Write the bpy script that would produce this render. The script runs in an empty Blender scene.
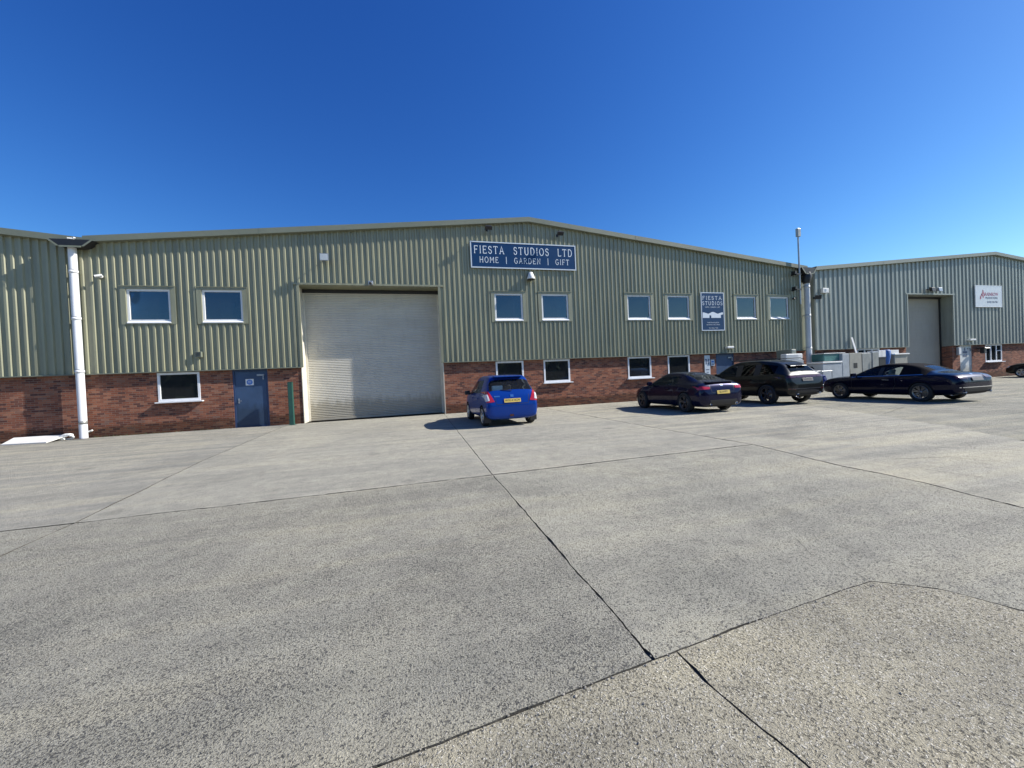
import bpy, bmesh, math, random
from mathutils import Vector, Matrix
from mathutils.bvhtree import BVHTree
C = bpy.context.scene.collection
sc = bpy.context.scene
R = math.radians
PI = math.pi

# ------------------------------------------------------------------ materials
def newmat(name):
    m = bpy.data.materials.new(name); m.use_nodes = True
    nt = m.node_tree; b = nt.nodes['Principled BSDF']
    return m, nt, b
def N(nt, t, **kw):
    n = nt.nodes.new(t)
    for k, v in kw.items():
        if k.startswith('i_'): n.inputs[k[2:].replace('_', ' ')].default_value = v
        else: setattr(n, k, v)
    return n
def ramp(nt, stops, interp='LINEAR'):
    r = nt.nodes.new('ShaderNodeValToRGB'); cr = r.color_ramp; cr.interpolation = interp
    while len(cr.elements) < len(stops): cr.elements.new(.5)
    for e, (p, c) in zip(cr.elements, stops):
        e.position = p; e.color = (*c, 1) if len(c) == 3 else c
    return r
def coords(nt, scale=(1, 1, 1), rot=(0, 0, 0)):
    tc = nt.nodes.new('ShaderNodeTexCoord'); mp = nt.nodes.new('ShaderNodeMapping')
    mp.inputs['Scale'].default_value = scale; mp.inputs['Rotation'].default_value = rot
    nt.links.new(tc.outputs['Object'], mp.inputs['Vector']); return mp.outputs['Vector']
def mixc(nt, fac, a, b, bt='MIX'):
    n = nt.nodes.new('ShaderNodeMix'); n.data_type = 'RGBA'; n.blend_type = bt
    for s, v in ((n.inputs[0], fac), (n.inputs[6], a), (n.inputs[7], b)):
        if hasattr(v, 'links') or hasattr(v, 'is_linked'): nt.links.new(v, s)
        elif isinstance(v, (int, float)): s.default_value = v
        else: s.default_value = (*v, 1) if len(v) == 3 else v
    return n.outputs[2]
def math_(nt, op, a, b=None, c=None):
    n = nt.nodes.new('ShaderNodeMath'); n.operation = op
    for s, v in zip(n.inputs, (a, b, c)):
        if v is None: continue
        if hasattr(v, 'is_linked'): nt.links.new(v, s)
        else: s.default_value = v
    return n.outputs[0]
def simple(name, col, rough=.6, metal=0., coat=0., var=.08, vs=3., bump=0., bs=60., spec=.5, sx=(1, 1, 1)):
    m, nt, b = newmat(name)
    v = coords(nt, sx)
    no = N(nt, 'ShaderNodeTexNoise', i_Scale=vs, i_Detail=6., i_Roughness=.65); nt.links.new(v, no.inputs['Vector'])
    lo = tuple(max(0, c * (1 - var * 2)) for c in col); hi = tuple(min(1, c * (1 + var * 2)) for c in col)
    r = ramp(nt, [(.25, lo), (.75, hi)]); nt.links.new(no.outputs['Fac'], r.inputs['Fac'])
    nt.links.new(r.outputs['Color'], b.inputs['Base Color'])
    rr = N(nt, 'ShaderNodeMapRange'); rr.inputs[3].default_value = max(.02, rough - .06); rr.inputs[4].default_value = min(1, rough + .08)
    nt.links.new(no.outputs['Fac'], rr.inputs[0]); nt.links.new(rr.outputs[0], b.inputs['Roughness'])
    b.inputs['Metallic'].default_value = metal; b.inputs['Coat Weight'].default_value = coat; b.inputs['Coat Roughness'].default_value = .03
    b.inputs['Specular IOR Level'].default_value = spec
    if bump:
        n2 = N(nt, 'ShaderNodeTexNoise', i_Scale=bs, i_Detail=4.); nt.links.new(v, n2.inputs['Vector'])
        bp = N(nt, 'ShaderNodeBump', i_Strength=bump, i_Distance=.01); nt.links.new(n2.outputs['Fac'], bp.inputs['Height'])
        nt.links.new(bp.outputs[0], b.inputs['Normal'])
    return m
def glassmat(name, tint, ior=1.8, dust=.03, wav=.05):
    m = bpy.data.materials.new(name); m.use_nodes = True; nt = m.node_tree; nt.nodes.clear()
    out = nt.nodes.new('ShaderNodeOutputMaterial'); mx = nt.nodes.new('ShaderNodeMixShader')
    tr = nt.nodes.new('ShaderNodeBsdfTransparent'); gl = nt.nodes.new('ShaderNodeBsdfGlossy')
    tr.inputs[0].default_value = (*tint, 1); gl.inputs['Roughness'].default_value = .01
    lw = nt.nodes.new('ShaderNodeFresnel'); lw.inputs[0].default_value = ior
    v = coords(nt); no = N(nt, 'ShaderNodeTexNoise', i_Scale=1.3, i_Detail=1.); nt.links.new(v, no.inputs['Vector'])
    bp = N(nt, 'ShaderNodeBump', i_Strength=wav, i_Distance=.05); nt.links.new(no.outputs['Fac'], bp.inputs['Height'])
    nt.links.new(bp.outputs[0], gl.inputs['Normal'])
    gl.inputs[0].default_value = (.80, .90, 1., 1)
    df = nt.nodes.new('ShaderNodeBsdfDiffuse'); df.inputs[0].default_value = (.32, .34, .36, 1); m2 = nt.nodes.new('ShaderNodeMixShader'); m2.inputs[0].default_value = dust
    nt.links.new(tr.outputs[0], m2.inputs[1]); nt.links.new(df.outputs[0], m2.inputs[2])
    nt.links.new(lw.outputs[0], mx.inputs[0]); nt.links.new(m2.outputs[0], mx.inputs[1]); nt.links.new(gl.outputs[0], mx.inputs[2])
    nt.links.new(mx.outputs[0], out.inputs[0]); return m

def concrete(name, base, dark, light, stone_amt, coarse, bump, streak=.3, warm=(.30, .28, .22), stain=.5, rot=.2, bd=.008, big=.8, pale=.75, lth=.62):
    """weathered concrete with exposed aggregate: cell-coloured stones in paste, stains, tyre-wear streaks"""
    m, nt, b = newmat(name)
    v = coords(nt)
    L = nt.links
    vo = N(nt, 'ShaderNodeTexVoronoi', i_Scale=coarse, i_Randomness=1.); 
    wob = N(nt, 'ShaderNodeTexNoise', i_Scale=coarse * .8, i_Detail=2.); L.new(v, wob.inputs['Vector'])
    add = nt.nodes.new('ShaderNodeVectorMath'); add.operation = 'MULTIPLY_ADD'; L.new(wob.outputs['Color'], add.inputs[0])
    add.inputs[1].default_value = (.012,) * 3; L.new(v, add.inputs[2]); L.new(add.outputs[0], vo.inputs['Vector'])
    sep = nt.nodes.new('ShaderNodeSeparateColor'); L.new(vo.outputs['Color'], sep.inputs[0])
    # density of the dark stones varies over the slab
    dn = N(nt, 'ShaderNodeTexNoise', i_Scale=.9, i_Detail=4., i_Roughness=.6); L.new(v, dn.inputs['Vector'])
    thr = math_(nt, 'MULTIPLY_ADD', dn.outputs['Fac'], stone_amt * 1.6, stone_amt * .2)
    pn = N(nt, 'ShaderNodeTexNoise', i_Scale=coarse * 1.15, i_Detail=3., i_Roughness=.55); L.new(add.outputs[0], pn.inputs['Vector'])
    pr = N(nt, 'ShaderNodeMapRange'); L.new(math_(nt, 'MULTIPLY_ADD', thr, .45, pn.outputs['Fac']), pr.inputs[0]); pr.inputs[1].default_value = .655; pr.inputs[2].default_value = .73
    sn_ = N(nt, 'ShaderNodeTexNoise', i_Scale=coarse * .62, i_Detail=1.5, i_Roughness=.45); L.new(add.outputs[0], sn_.inputs['Vector'])
    sr = N(nt, 'ShaderNodeMapRange'); L.new(math_(nt, 'MULTIPLY_ADD', dn.outputs['Fac'], .10, sn_.outputs['Fac']), sr.inputs[0]); sr.inputs[1].default_value = .675; sr.inputs[2].default_value = .735
    ln2 = N(nt, 'ShaderNodeTexNoise', i_Scale=coarse * 1.3, i_Detail=2.); lo_ = nt.nodes.new('ShaderNodeVectorMath'); L.new(v, lo_.inputs[0]); lo_.inputs[1].default_value = (31.7, 12.3, 5.1); L.new(lo_.outputs[0], ln2.inputs['Vector'])
    lr = N(nt, 'ShaderNodeMapRange'); L.new(ln2.outputs['Fac'], lr.inputs[0]); lr.inputs[1].default_value = lth; lr.inputs[2].default_value = lth + .08
    inner = N(nt, 'ShaderNodeMapRange'); inner.inputs[1].default_value = .30; inner.inputs[2].default_value = .55; inner.inputs[3].default_value = 1; inner.inputs[4].default_value = 0
    L.new(vo.outputs['Distance'], inner.inputs[0])
    dmask = math_(nt, 'MAXIMUM', math_(nt, 'MULTIPLY', pr.outputs[0], .85), math_(nt, 'MULTIPLY', sr.outputs[0], big)); lmask = lr.outputs[0]
    # paste: fine + mid noise
    fn = N(nt, 'ShaderNodeTexNoise', i_Scale=coarse * 2.3, i_Detail=4., i_Roughness=.75); L.new(v, fn.inputs['Vector'])
    r1 = ramp(nt, [(.30, tuple(c * .50 for c in base)), (.5, base), (.70, tuple(c * 1.38 for c in base))]); L.new(fn.outputs['Fac'], r1.inputs['Fac'])
    col = mixc(nt, dmask, r1.outputs['Color'], dark)
    col = mixc(nt, math_(nt, 'MULTIPLY', lmask, pale), col, light)
    # mid clouding
    mn = N(nt, 'ShaderNodeTexNoise', i_Scale=4.5, i_Detail=6., i_Roughness=.65); L.new(v, mn.inputs['Vector'])
    r2 = ramp(nt, [(.3, (.80, .80, .81)), (.7, (1.15, 1.15, 1.12))]); L.new(mn.outputs['Fac'], r2.inputs['Fac'])
    col = mixc(nt, .8, col, r2.outputs['Color'], 'MULTIPLY')
    # large stains
    ln = N(nt, 'ShaderNodeTexNoise', i_Scale=.42, i_Detail=7., i_Roughness=.6, i_Distortion=.6); L.new(v, ln.inputs['Vector'])
    r3 = ramp(nt, [(.33, (.70, .71, .73)), (.5, (1, 1, 1)), (.68, (1.16, 1.14, 1.08))]); L.new(ln.outputs['Fac'], r3.inputs['Fac'])
    col = mixc(nt, stain, col, r3.outputs['Color'], 'MULTIPLY')
    # tyre-worn streaks running across the yard
    v2 = coords(nt, (.10, 1.5, 1), (0, 0, rot)); sn = N(nt, 'ShaderNodeTexNoise', i_Scale=1.6, i_Detail=5., i_Roughness=.6); L.new(v2, sn.inputs['Vector'])
    r4 = ramp(nt, [(.32, (.76, .77, .78)), (.5, (1, 1, 1)), (.66, (1.2, 1.17, 1.08))]); L.new(sn.outputs['Fac'], r4.inputs['Fac'])
    col = mixc(nt, streak, col, r4.outputs['Color'], 'MULTIPLY')
    # oil spots
    ov = N(nt, 'ShaderNodeTexVoronoi', i_Scale=.55); L.new(add.outputs[0], ov.inputs['Vector'])
    on = N(nt, 'ShaderNodeTexNoise', i_Scale=9., i_Detail=4.); L.new(v, on.inputs['Vector'])
    od = math_(nt, 'ADD', ov.outputs['Distance'], math_(nt, 'MULTIPLY', on.outputs['Fac'], .12))
    r5 = ramp(nt, [(.09, (.62, .62, .63)), (.17, (1, 1, 1))]); L.new(od, r5.inputs['Fac'])
    col = mixc(nt, .7, col, r5.outputs['Color'], 'MULTIPLY')
    L.new(col, b.inputs['Base Color'])
    b.inputs['Roughness'].default_value = .85; b.inputs['Specular IOR Level'].default_value = .35
    h = math_(nt, 'MULTIPLY_ADD', dmask, -.9, math_(nt, 'MULTIPLY', lr.outputs[0], .5))
    h = math_(nt, 'ADD', h, math_(nt, 'MULTIPLY', inner.outputs[0], math_(nt, 'MULTIPLY', sep.outputs[2], .5)))
    h2 = math_(nt, 'MULTIPLY_ADD', fn.outputs['Fac'], .9, h)
    bp = N(nt, 'ShaderNodeBump', i_Strength=bump, i_Distance=bd); L.new(h2, bp.inputs['Height']); L.new(bp.outputs[0], b.inputs['Normal'])
    return m

def brickmat():
    m, nt, b = newmat('brick'); L = nt.links
    tc = nt.nodes.new('ShaderNodeTexCoord'); sp = nt.nodes.new('ShaderNodeSeparateXYZ'); L.new(tc.outputs['Object'], sp.inputs[0])
    u = math_(nt, 'ADD', sp.outputs[0], sp.outputs[1])
    cb = nt.nodes.new('ShaderNodeCombineXYZ'); L.new(u, cb.inputs[0]); L.new(sp.outputs[2], cb.inputs[1])
    br = nt.nodes.new('ShaderNodeTexBrick'); L.new(cb.outputs[0], br.inputs['Vector'])
    for k, v in (('Scale', 1.), ('Mortar Size', .006), ('Mortar Smooth', .2), ('Bias', 0.), ('Brick Width', .225), ('Row Height', .075)): br.inputs[k].default_value = v
    br.offset = .5
    br.inputs['Color1'].default_value = (0, 0, 0, 1); br.inputs['Color2'].default_value = (1, 1, 1, 1); br.inputs['Mortar'].default_value = (.5, .5, .5, 1)
    r = ramp(nt, [(0, (.10, .046, .040)), (.2, (.17, .068, .048)), (.45, (.235, .088, .054)), (.7, (.28, .108, .064)), (.9, (.34, .155, .095)), (1, (.20, .115, .09))]); L.new(br.outputs['Color'], r.inputs['Fac'])
    no = N(nt, 'ShaderNodeTexNoise', i_Scale=1.1, i_Detail=7., i_Roughness=.7); L.new(cb.outputs[0], no.inputs['Vector'])
    r2 = ramp(nt, [(.3, (.78, .76, .77)), (.7, (1.14, 1.12, 1.08))]); L.new(no.outputs['Fac'], r2.inputs['Fac'])
    fn = N(nt, 'ShaderNodeTexNoise', i_Scale=45., i_Detail=3.); L.new(cb.outputs[0], fn.inputs['Vector'])
    r3 = ramp(nt, [(.3, (.8, .8, .8)), (.7, (1.2, 1.2, 1.2))]); L.new(fn.outputs['Fac'], r3.inputs['Fac'])
    col = mixc(nt, br.outputs['Fac'], r.outputs['Color'], (.23, .185, .145))
    col = mixc(nt, 1., col, r2.outputs['Color'], 'MULTIPLY'); col = mixc(nt, 1., col, r3.outputs['Color'], 'MULTIPLY')
    # splash dirt along the foot of the wall
    zz = math_(nt, 'MULTIPLY_ADD', no.outputs['Fac'], -.7, sp.outputs[2]); rd = ramp(nt, [(0, (.42, .44, .42)), (.12, (1, 1, 1))]); L.new(zz, rd.inputs['Fac'])
    col = mixc(nt, .9, col, rd.outputs['Color'], 'MULTIPLY')
    L.new(col, b.inputs['Base Color']); b.inputs['Roughness'].default_value = .9; b.inputs['Specular IOR Level'].default_value = .25
    h = math_(nt, 'MULTIPLY_ADD', br.outputs['Fac'], -1., math_(nt, 'MULTIPLY', fn.outputs['Fac'], .4))
    bp = N(nt, 'ShaderNodeBump', i_Strength=.7, i_Distance=.006); L.new(h, bp.inputs['Height']); L.new(bp.outputs[0], b.inputs['Normal'])
    return m

def cladmat(name, col, seed):
    """coated steel sheet: faded, streaked with grime running down"""
    m, nt, b = newmat(name); L = nt.links
    v = coords(nt, (2.2, 2.2, .18)); no = N(nt, 'ShaderNodeTexNoise', i_Scale=1.5, i_Detail=7., i_Roughness=.65); L.new(v, no.inputs['Vector'])
    v2 = coords(nt, (.25, .25, .25)); n2 = N(nt, 'ShaderNodeTexNoise', i_Scale=1.3 + seed * .1, i_Detail=3.); L.new(v2, n2.inputs['Vector'])
    r = ramp(nt, [(.25, tuple(c * .66 for c in col)), (.5, col), (.78, tuple(c * 1.2 for c in col))]); L.new(no.outputs['Fac'], r.inputs['Fac'])
    r2 = ramp(nt, [(.35, (.9, .92, .93)), (.65, (1.07, 1.05, 1.0))]); L.new(n2.outputs['Fac'], r2.inputs['Fac'])
    col_ = mixc(nt, 1., r.outputs['Color'], r2.outputs['Color'], 'MULTIPLY')
    vs_ = N(nt, 'ShaderNodeTexVoronoi', i_Scale=2.2); v3 = coords(nt, (1, 1, .8)); L.new(v3, vs_.inputs['Vector'])
    r3 = ramp(nt, [(.02, (.55, .52, .48)), (.035, (1, 1, 1))]); L.new(vs_.outputs['Distance'], r3.inputs['Fac'])
    col_ = mixc(nt, .6, col_, r3.outputs['Color'], 'MULTIPLY')
    L.new(col_, b.inputs['Base Color']); b.inputs['Roughness'].default_value = .40; b.inputs['Specular IOR Level'].default_value = .9
    return m

M = {}
M['brick'] = brickmat()
M['clad'] = cladmat('clad_green', (.262, .260, .170), 0)
M['clad_far'] = cladmat('clad_grey_green', (.26, .280, .245), 3)
M['trim'] = simple('green_flashing', (.19, .205, .155), .5, var=.06, vs=.8)
M['trim_far'] = simple('grey_flashing', (.23, .25, .21), .5, var=.06, vs=.8)
M['roofsheet'] = simple('roof_sheet', (.16, .17, .15), .7, var=.1, vs=.5)
M['roller'] = simple('roller_slats', (.55, .525, .455), .5, var=.05, vs=.6, sx=(.6, 1, 2))
M['roller_far'] = simple('roller_slats_far', (.37, .34, .275), .55, var=.05, vs=.6)
M['cream'] = simple('cream_jamb', (.66, .62, .52), .5, var=.06)
M['upvc'] = simple('white_upvc', (.78, .79, .80), .35, var=.03, vs=5)
M['upvc_pipe'] = simple('white_pipe', (.74, .75, .77), .38, var=.06, vs=1.2, sx=(1, 1, .4))
M['greypipe'] = simple('grey_pipe', (.55, .57, .58), .4, var=.06, vs=1.2)
M['blue_door'] = simple('blue_steel_door', (.038, .075, .15), .42, var=.10, vs=1.3)
M['blue_frame'] = simple('blue_frame', (.025, .05, .12), .45, var=.05)
M['white_door'] = simple('white_door', (.66, .67, .64), .5, var=.06, vs=1.5)
M['sign_blue'] = simple('sign_blue', (.004, .034, .11), .3, var=.04)
M['sign_pale'] = simple('sign_lettering', (.72, .78, .84), .4, var=.02)
M['sign_edge'] = simple('sign_edge', (.60, .66, .72), .35, var=.03)
M['sign_white'] = simple('sign_white', (.62, .68, .72), .4, var=.03)
M['red'] = simple('sign_red', (.42, .10, .16), .5); M['slate'] = simple('sign_slate', (.12, .15, .22), .5)
M['sign_mid'] = simple('safety_blue', (.02, .16, .55), .4)
M['black'] = simple('black_plastic', (.018, .018, .02), .45, var=.15)
M['rubber'] = simple('tyre_rubber', (.022, .022, .023), .8, var=.15, vs=20)
M['alloy_mid'] = simple('alloy_mid', (.22, .22, .23), .3, metal=.9)
M['dark_in'] = simple('dark_interior', (.02, .02, .022), .85, var=.1)
M['seat'] = simple('seat_fabric', (.035, .035, .04), .9)
M['trim_panel'] = simple('pale_interior', (.24, .27, .24), .8)
M['alloy'] = simple('alloy', (.55, .56, .58), .28, metal=.9)
M['alloy_dark'] = simple('alloy_dark', (.09, .09, .10), .3, metal=.8)
M['chrome'] = simple('chrome', (.75, .76, .78), .12, metal=1.)
M['postgreen'] = simple('green_post', (.018, .078, .060), .5, var=.12, vs=4)
M['galv'] = simple('galvanised', (.36, .38, .40), .4, metal=.6)
M['lens'] = simple('lamp_lens', (.62, .66, .70), .15)
M['white'] = simple('white_plastic', (.76, .76, .73), .45, var=.05)
M['whiteboard'] = simple('white_board', (.70, .69, .66), .6, var=.06, vs=2)
M['plate_y'] = simple('plate_yellow', (.62, .45, .10), .4, var=.03)
M['plate_w'] = simple('plate_dirty', (.17, .15, .13), .4)
M['red_lamp'] = simple('red_lamp', (.40, .012, .02), .12, coat=.8)
M['red_dark'] = simple('red_lamp_dark', (.06, .008, .010), .15, coat=.8)
M['clear_lamp'] = simple('clear_lamp', (.62, .60, .62), .12, coat=.8)
M['beige'] = simple('beige_cabinet', (.33, .32, .27), .55, var=.08)
M['steel'] = simple('steel_cabinet', (.34, .34, .32), .38, metal=.35, var=.15, vs=1.5)
M['greybox'] = simple('grey_enamel', (.38, .41, .43), .45, var=.08)
M['teal'] = simple('teal_glassfibre', (.06, .17, .16), .35, var=.12, vs=3)
M['tarp'] = simple('blue_tarp', (.03, .12, .38), .6, var=.15, vs=6)
M['bluecloth'] = simple('blue_cloth', (.01, .03, .16), .8)
M['dirt'] = simple('joint_dirt', (.075, .070, .058), .95, var=.25, vs=30, bump=.6)
M['pane'] = glassmat('window_glass', (.45, .48, .50), 2.0, .025)
M['pane_far'] = glassmat('window_glass_far', (.5, .55, .55), 1.8, .06)
M['carglass'] = glassmat('car_glass', (.88, .93, .90), 1.24, .035, 0.)
M['privacy'] = glassmat('privacy_glass', (.06, .065, .07), 1.22, .0, 0.)
M['blind'] = simple('blind', (.40, .44, .50), .8)

for k_ in ('roller', 'roller_far', 'blue_door', 'white_door'):
    nt = M[k_].node_tree; b_ = nt.nodes['Principled BSDF']; src = b_.inputs['Base Color'].links[0].from_socket
    tc = nt.nodes.new('ShaderNodeTexCoord'); sp = nt.nodes.new('ShaderNodeSeparateXYZ'); nt.links.new(tc.outputs['Object'], sp.inputs[0])
    no = N(nt, 'ShaderNodeTexNoise', i_Scale=2.6, i_Detail=7., i_Roughness=.7); nt.links.new(coords(nt, (1.6, 1.6, .5)), no.inputs['Vector'])
    z = math_(nt, 'ADD', sp.outputs[2], math_(nt, 'MULTIPLY', no.outputs['Fac'], -1.3)); r = ramp(nt, [(0, (.62, .60, .55)), (.35, (1, 1, 1))]); nt.links.new(z, r.inputs['Fac'])
    r2 = ramp(nt, [(.30, (.90, .895, .88)), (.46, (1, 1, 1)), (.72, (1.05, 1.05, 1.04))]); nt.links.new(no.outputs['Fac'], r2.inputs['Fac'])
    nt.links.new(mixc(nt, .85, mixc(nt, .9, src, r.outputs['Color'], 'MULTIPLY'), r2.outputs['Color'], 'MULTIPLY'), b_.inputs['Base Color'])
# ------------------------------------------------------------------ mesh building
class MB:
    def __init__(s): s.v = []; s.f = []; s.mi = []; s.sm = []
    def add(s, vs, fs, mi=0, smooth=False):
        o = len(s.v); s.v += [tuple(v) for v in vs]
        for f in fs: s.f.append([i + o for i in f]); s.mi.append(mi); s.sm.append(smooth)
    def box(s, x0, x1, y0, y1, z0, z1, mi=0, rot=0, c=None):
        vs = [(x, y, z) for z in (z0, z1) for x, y in ((x0, y0), (x1, y0), (x1, y1), (x0, y1))]
        if rot:
            cx, cy = c or ((x0 + x1) / 2, (y0 + y1) / 2); ca, sa = math.cos(rot), math.sin(rot)
            vs = [(cx + (x - cx) * ca - (y - cy) * sa, cy + (x - cx) * sa + (y - cy) * ca, z) for x, y, z in vs]
        s.add(vs, [(3, 2, 1, 0), (4, 5, 6, 7), (0, 1, 5, 4), (1, 2, 6, 5), (2, 3, 7, 6), (3, 0, 4, 7)], mi)
    def prism(s, poly, axis, a0, a1, mi=0):
        """poly in the two other axes, extruded along axis 0/1/2"""
        def P(p, a):
            l = list(p); l.insert(axis, a); return l
        n = len(poly); vs = [P(p, a0) for p in poly] + [P(p, a1) for p in poly]
        s.add(vs, [list(range(n))[::-1], list(range(n, 2 * n))] + [(i, (i + 1) % n, n + (i + 1) % n, n + i) for i in range(n)], mi)
    def tube(s, pts, r, n=12, mi=0, cap=True):
        pts = [Vector(p) for p in pts]; rs = r if isinstance(r, (list, tuple)) else [r] * len(pts)
        vs = []; up = Vector((.013, .9, .1))
        for i, p in enumerate(pts):
            t = (pts[min(i + 1, len(pts) - 1)] - pts[max(i - 1, 0)]).normalized()
            a = t.cross(up)
            if a.length < .1: a = t.cross(Vector((1, 0, 0)))
            a.normalize(); b = t.cross(a)
            for k in range(n): vs.append(p + (a * math.cos(2 * PI * k / n) + b * math.sin(2 * PI * k / n)) * rs[i])
        fs = [(i * n + k, i * n + (k + 1) % n, (i + 1) * n + (k + 1) % n, (i + 1) * n + k) for i in range(len(pts) - 1) for k in range(n)]
        s.add(vs, fs, mi, True)
        if cap: s.add(vs[:n], [range(n)], mi); s.add(vs[-n:], [range(n)], mi)
    def lathe(s, prof, n=32, axis='y', c=(0, 0, 0), mi=0):
        vs = []
        for r, h in prof:
            for k in range(n):
                a = 2 * PI * k / n
                p = (r * math.cos(a), h, r * math.sin(a)) if axis == 'y' else (r * math.cos(a), r * math.sin(a), h)
                vs.append((p[0] + c[0], p[1] + c[1], p[2] + c[2]))
        s.add(vs, [(i * n + k, i * n + (k + 1) % n, (i + 1) * n + (k + 1) % n, (i + 1) * n + k) for i in range(len(prof) - 1) for k in range(n)], mi, True)
    def build(s, name, mats, parent=None, bevel=0., loc=None, recalc=True):
        me = bpy.data.meshes.new(name); me.from_pydata(s.v, [], s.f)
        for m in (mats if isinstance(mats, (list, tuple)) else [mats]): me.materials.append(m)
        me.polygons.foreach_set('material_index', s.mi); me.polygons.foreach_set('use_smooth', s.sm)
        if recalc:
            bm = bmesh.new(); bm.from_mesh(me); bmesh.ops.recalc_face_normals(bm, faces=bm.faces); bm.to_mesh(me); bm.free()
        me.update()
        o = bpy.data.objects.new(name, me); C.objects.link(o)
        if parent: o.parent = parent
        if loc: o.location = loc
        if bevel:
            md = o.modifiers.new('b', 'BEVEL'); md.width = bevel; md.segments = 2; md.limit_method = 'ANGLE'
        return o
def thing(name, label, cat, loc=(0, 0, 0), rz=0., group=None):
    o = bpy.data.objects.new(name, None); C.objects.link(o); o.location = loc; o.rotation_euler = (0, 0, rz)
    o['label'] = label; o['category'] = cat
    if group: o['group'] = group
    return o
def tag(o, label, cat, group=None):
    o['label'] = label; o['category'] = cat
    if group: o['group'] = group
    return o
def struct(o, kind='structure'): o['kind'] = kind; return o
def bx(name, dims, m, parent=None, bevel=.0, loc=None, rot=0.):
    b = MB(); b.box(*dims, rot=rot); return b.build(name, m, parent, bevel, loc)

# vertical sheet built of strips with rectangular openings cut out
def strips(mb, xs, ys, zb, zt, holes, mi=0):
    cuts = sorted({h[0] for h in holes} | {h[1] for h in holes})
    pts = []
    for i in range(len(xs) - 1):
        x0, x1, y0, y1 = xs[i], xs[i + 1], ys[i], ys[i + 1]
        inner = [c for c in cuts if x0 + 1e-6 < c < x1 - 1e-6] if x1 > x0 else []
        seq = [x0] + inner + [x1]
        for a, b in zip(seq, seq[1:]):
            ya = y0 + (y1 - y0) * ((a - x0) / (x1 - x0) if x1 > x0 else 0); yb = y0 + (y1 - y0) * ((b - x0) / (x1 - x0) if x1 > x0 else 1)
            xm = (a + b) / 2; iv = sorted((h[2], h[3]) for h in holes if h[0] - 1e-6 < xm < h[1] + 1e-6)
            z = zb; segs = []
            for h0, h1 in iv:
                if h0 > z: segs.append((z, h0))
                z = max(z, h1)
            if z < min(zt(a), zt(b)): segs.append((z, None))
            for s0, s1 in segs:
                ta = s1 if s1 is not None else zt(a); tb = s1 if s1 is not None else zt(b)
                mb.add([(a, ya, s0), (b, yb, s0), (b, yb, tb), (a, ya, ta)], [(0, 1, 2, 3)], mi)
def corrugated(x0, x1, P, pan, web, depth, y):
    """box profile seen from above; crowns at y-depth, pans at y"""
    xs, ys = [x0], [y]; x = x0 + .02; crown = P - pan - 2 * web
    while x + P < x1:
        for dx, yy in ((0, y), (web, y - depth), (web + crown, y - depth), (2 * web + crown, y)):
            xs.append(x + dx); ys.append(yy)
        x += P
    xs.append(x1); ys.append(y); return xs, ys

def window(parent, x0, x1, z0, z1, yf, sill=False, lights=1, mat='pane', upper=False, label=None, blind=None):
    w = .085; b = MB(); d = .07
    b.box(x0, x1, yf, yf + d, z1 - w, z1); b.box(x0, x1, yf, yf + d, z0, z0 + w * 1.15)
    b.box(x0, x0 + w, yf + .001, yf + d, z0 + w * 1.15, z1 - w); b.box(x1 - w, x1, yf + .001, yf + d, z0 + w * 1.15, z1 - w)
    for k in range(1, lights):
        xm = x0 + (x1 - x0) * k / lights; b.box(xm - .045, xm + .045, yf + .002, yf + d, z0 + w * 1.15, z1 - w)
    if lights > 1:
        xa = x0 + (x1 - x0) * (lights - 1) / lights
        b.box(xa + .045, x1 - w, yf + .003, yf + d - .01, z1 - .48, z1 - .43)
    fr = b.build('window', M['upvc'], parent, .006)
    if label: fr['label'] = label
    g = MB(); g.box(x0 + w - .01, x1 - w + .01, yf + .036, yf + .046, z0 + w, z1 - w + .01); g.build('pane', M[mat], fr)
    if sill:
        s = MB(); s.box(x0 - .06, x1 + .10, yf - .13, yf + .02, z0 - .05, z0 - .004); s.build('sill', M['upvc'], fr, .006)
    elif upper:
        s = MB(); s.prism([(yf - .075, z0 - .045), (yf - .075, z0 - .02), (yf - .005, z0 + .05), (yf - .002, z0 - .045)], 0, x0 + .01, x1 - .01); s.build('sill', M['upvc'], fr)
    if blind:
        for (u0, u1, v0, v1) in blind:
            s = MB(); X0 = x0 + (x1 - x0) * u0; X1 = x0 + (x1 - x0) * u1; n = max(2, int((X1 - X0) / .07))
            for k in range(n): s.box(X0 + (X1 - X0) * k / n, X0 + (X1 - X0) * (k + .86) / n, yf + .2, yf + .206, z0 + (z1 - z0) * v0, z0 + (z1 - z0) * v1)
            s.build('blind', M['blind'], fr)
    return fr
def flashing(b, x0, x1, z0, z1, yo, yi, w=.14, wt=.09):
    b.box(x0 - w, x1 + w, yo, yo + .012, z1, z1 + wt); b.box(x0 - w, x1 + w, yo, yo + .012, z0 - wt, z0)
    b.box(x0 - w, x0, yo, yo + .012, z0, z1); b.box(x1, x1 + w, yo, yo + .012, z0, z1)
    e = .004  # returns into the wall
    b.box(x0 - .01, x0, yo + .012, yi, z0, z1); b.box(x1, x1 + .01, yo + .012, yi, z0, z1)
    b.box(x0, x1, yo + .012, yi, z1, z1 + .01); b.box(x0, x1, yo + .012, yi, z0 - .01, z0)
    b.box(x0 - w - .02, x1 + w + .02, yo - .03, yo + .002, z1 + wt, z1 + wt + .025)   # drip over the head

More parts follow.
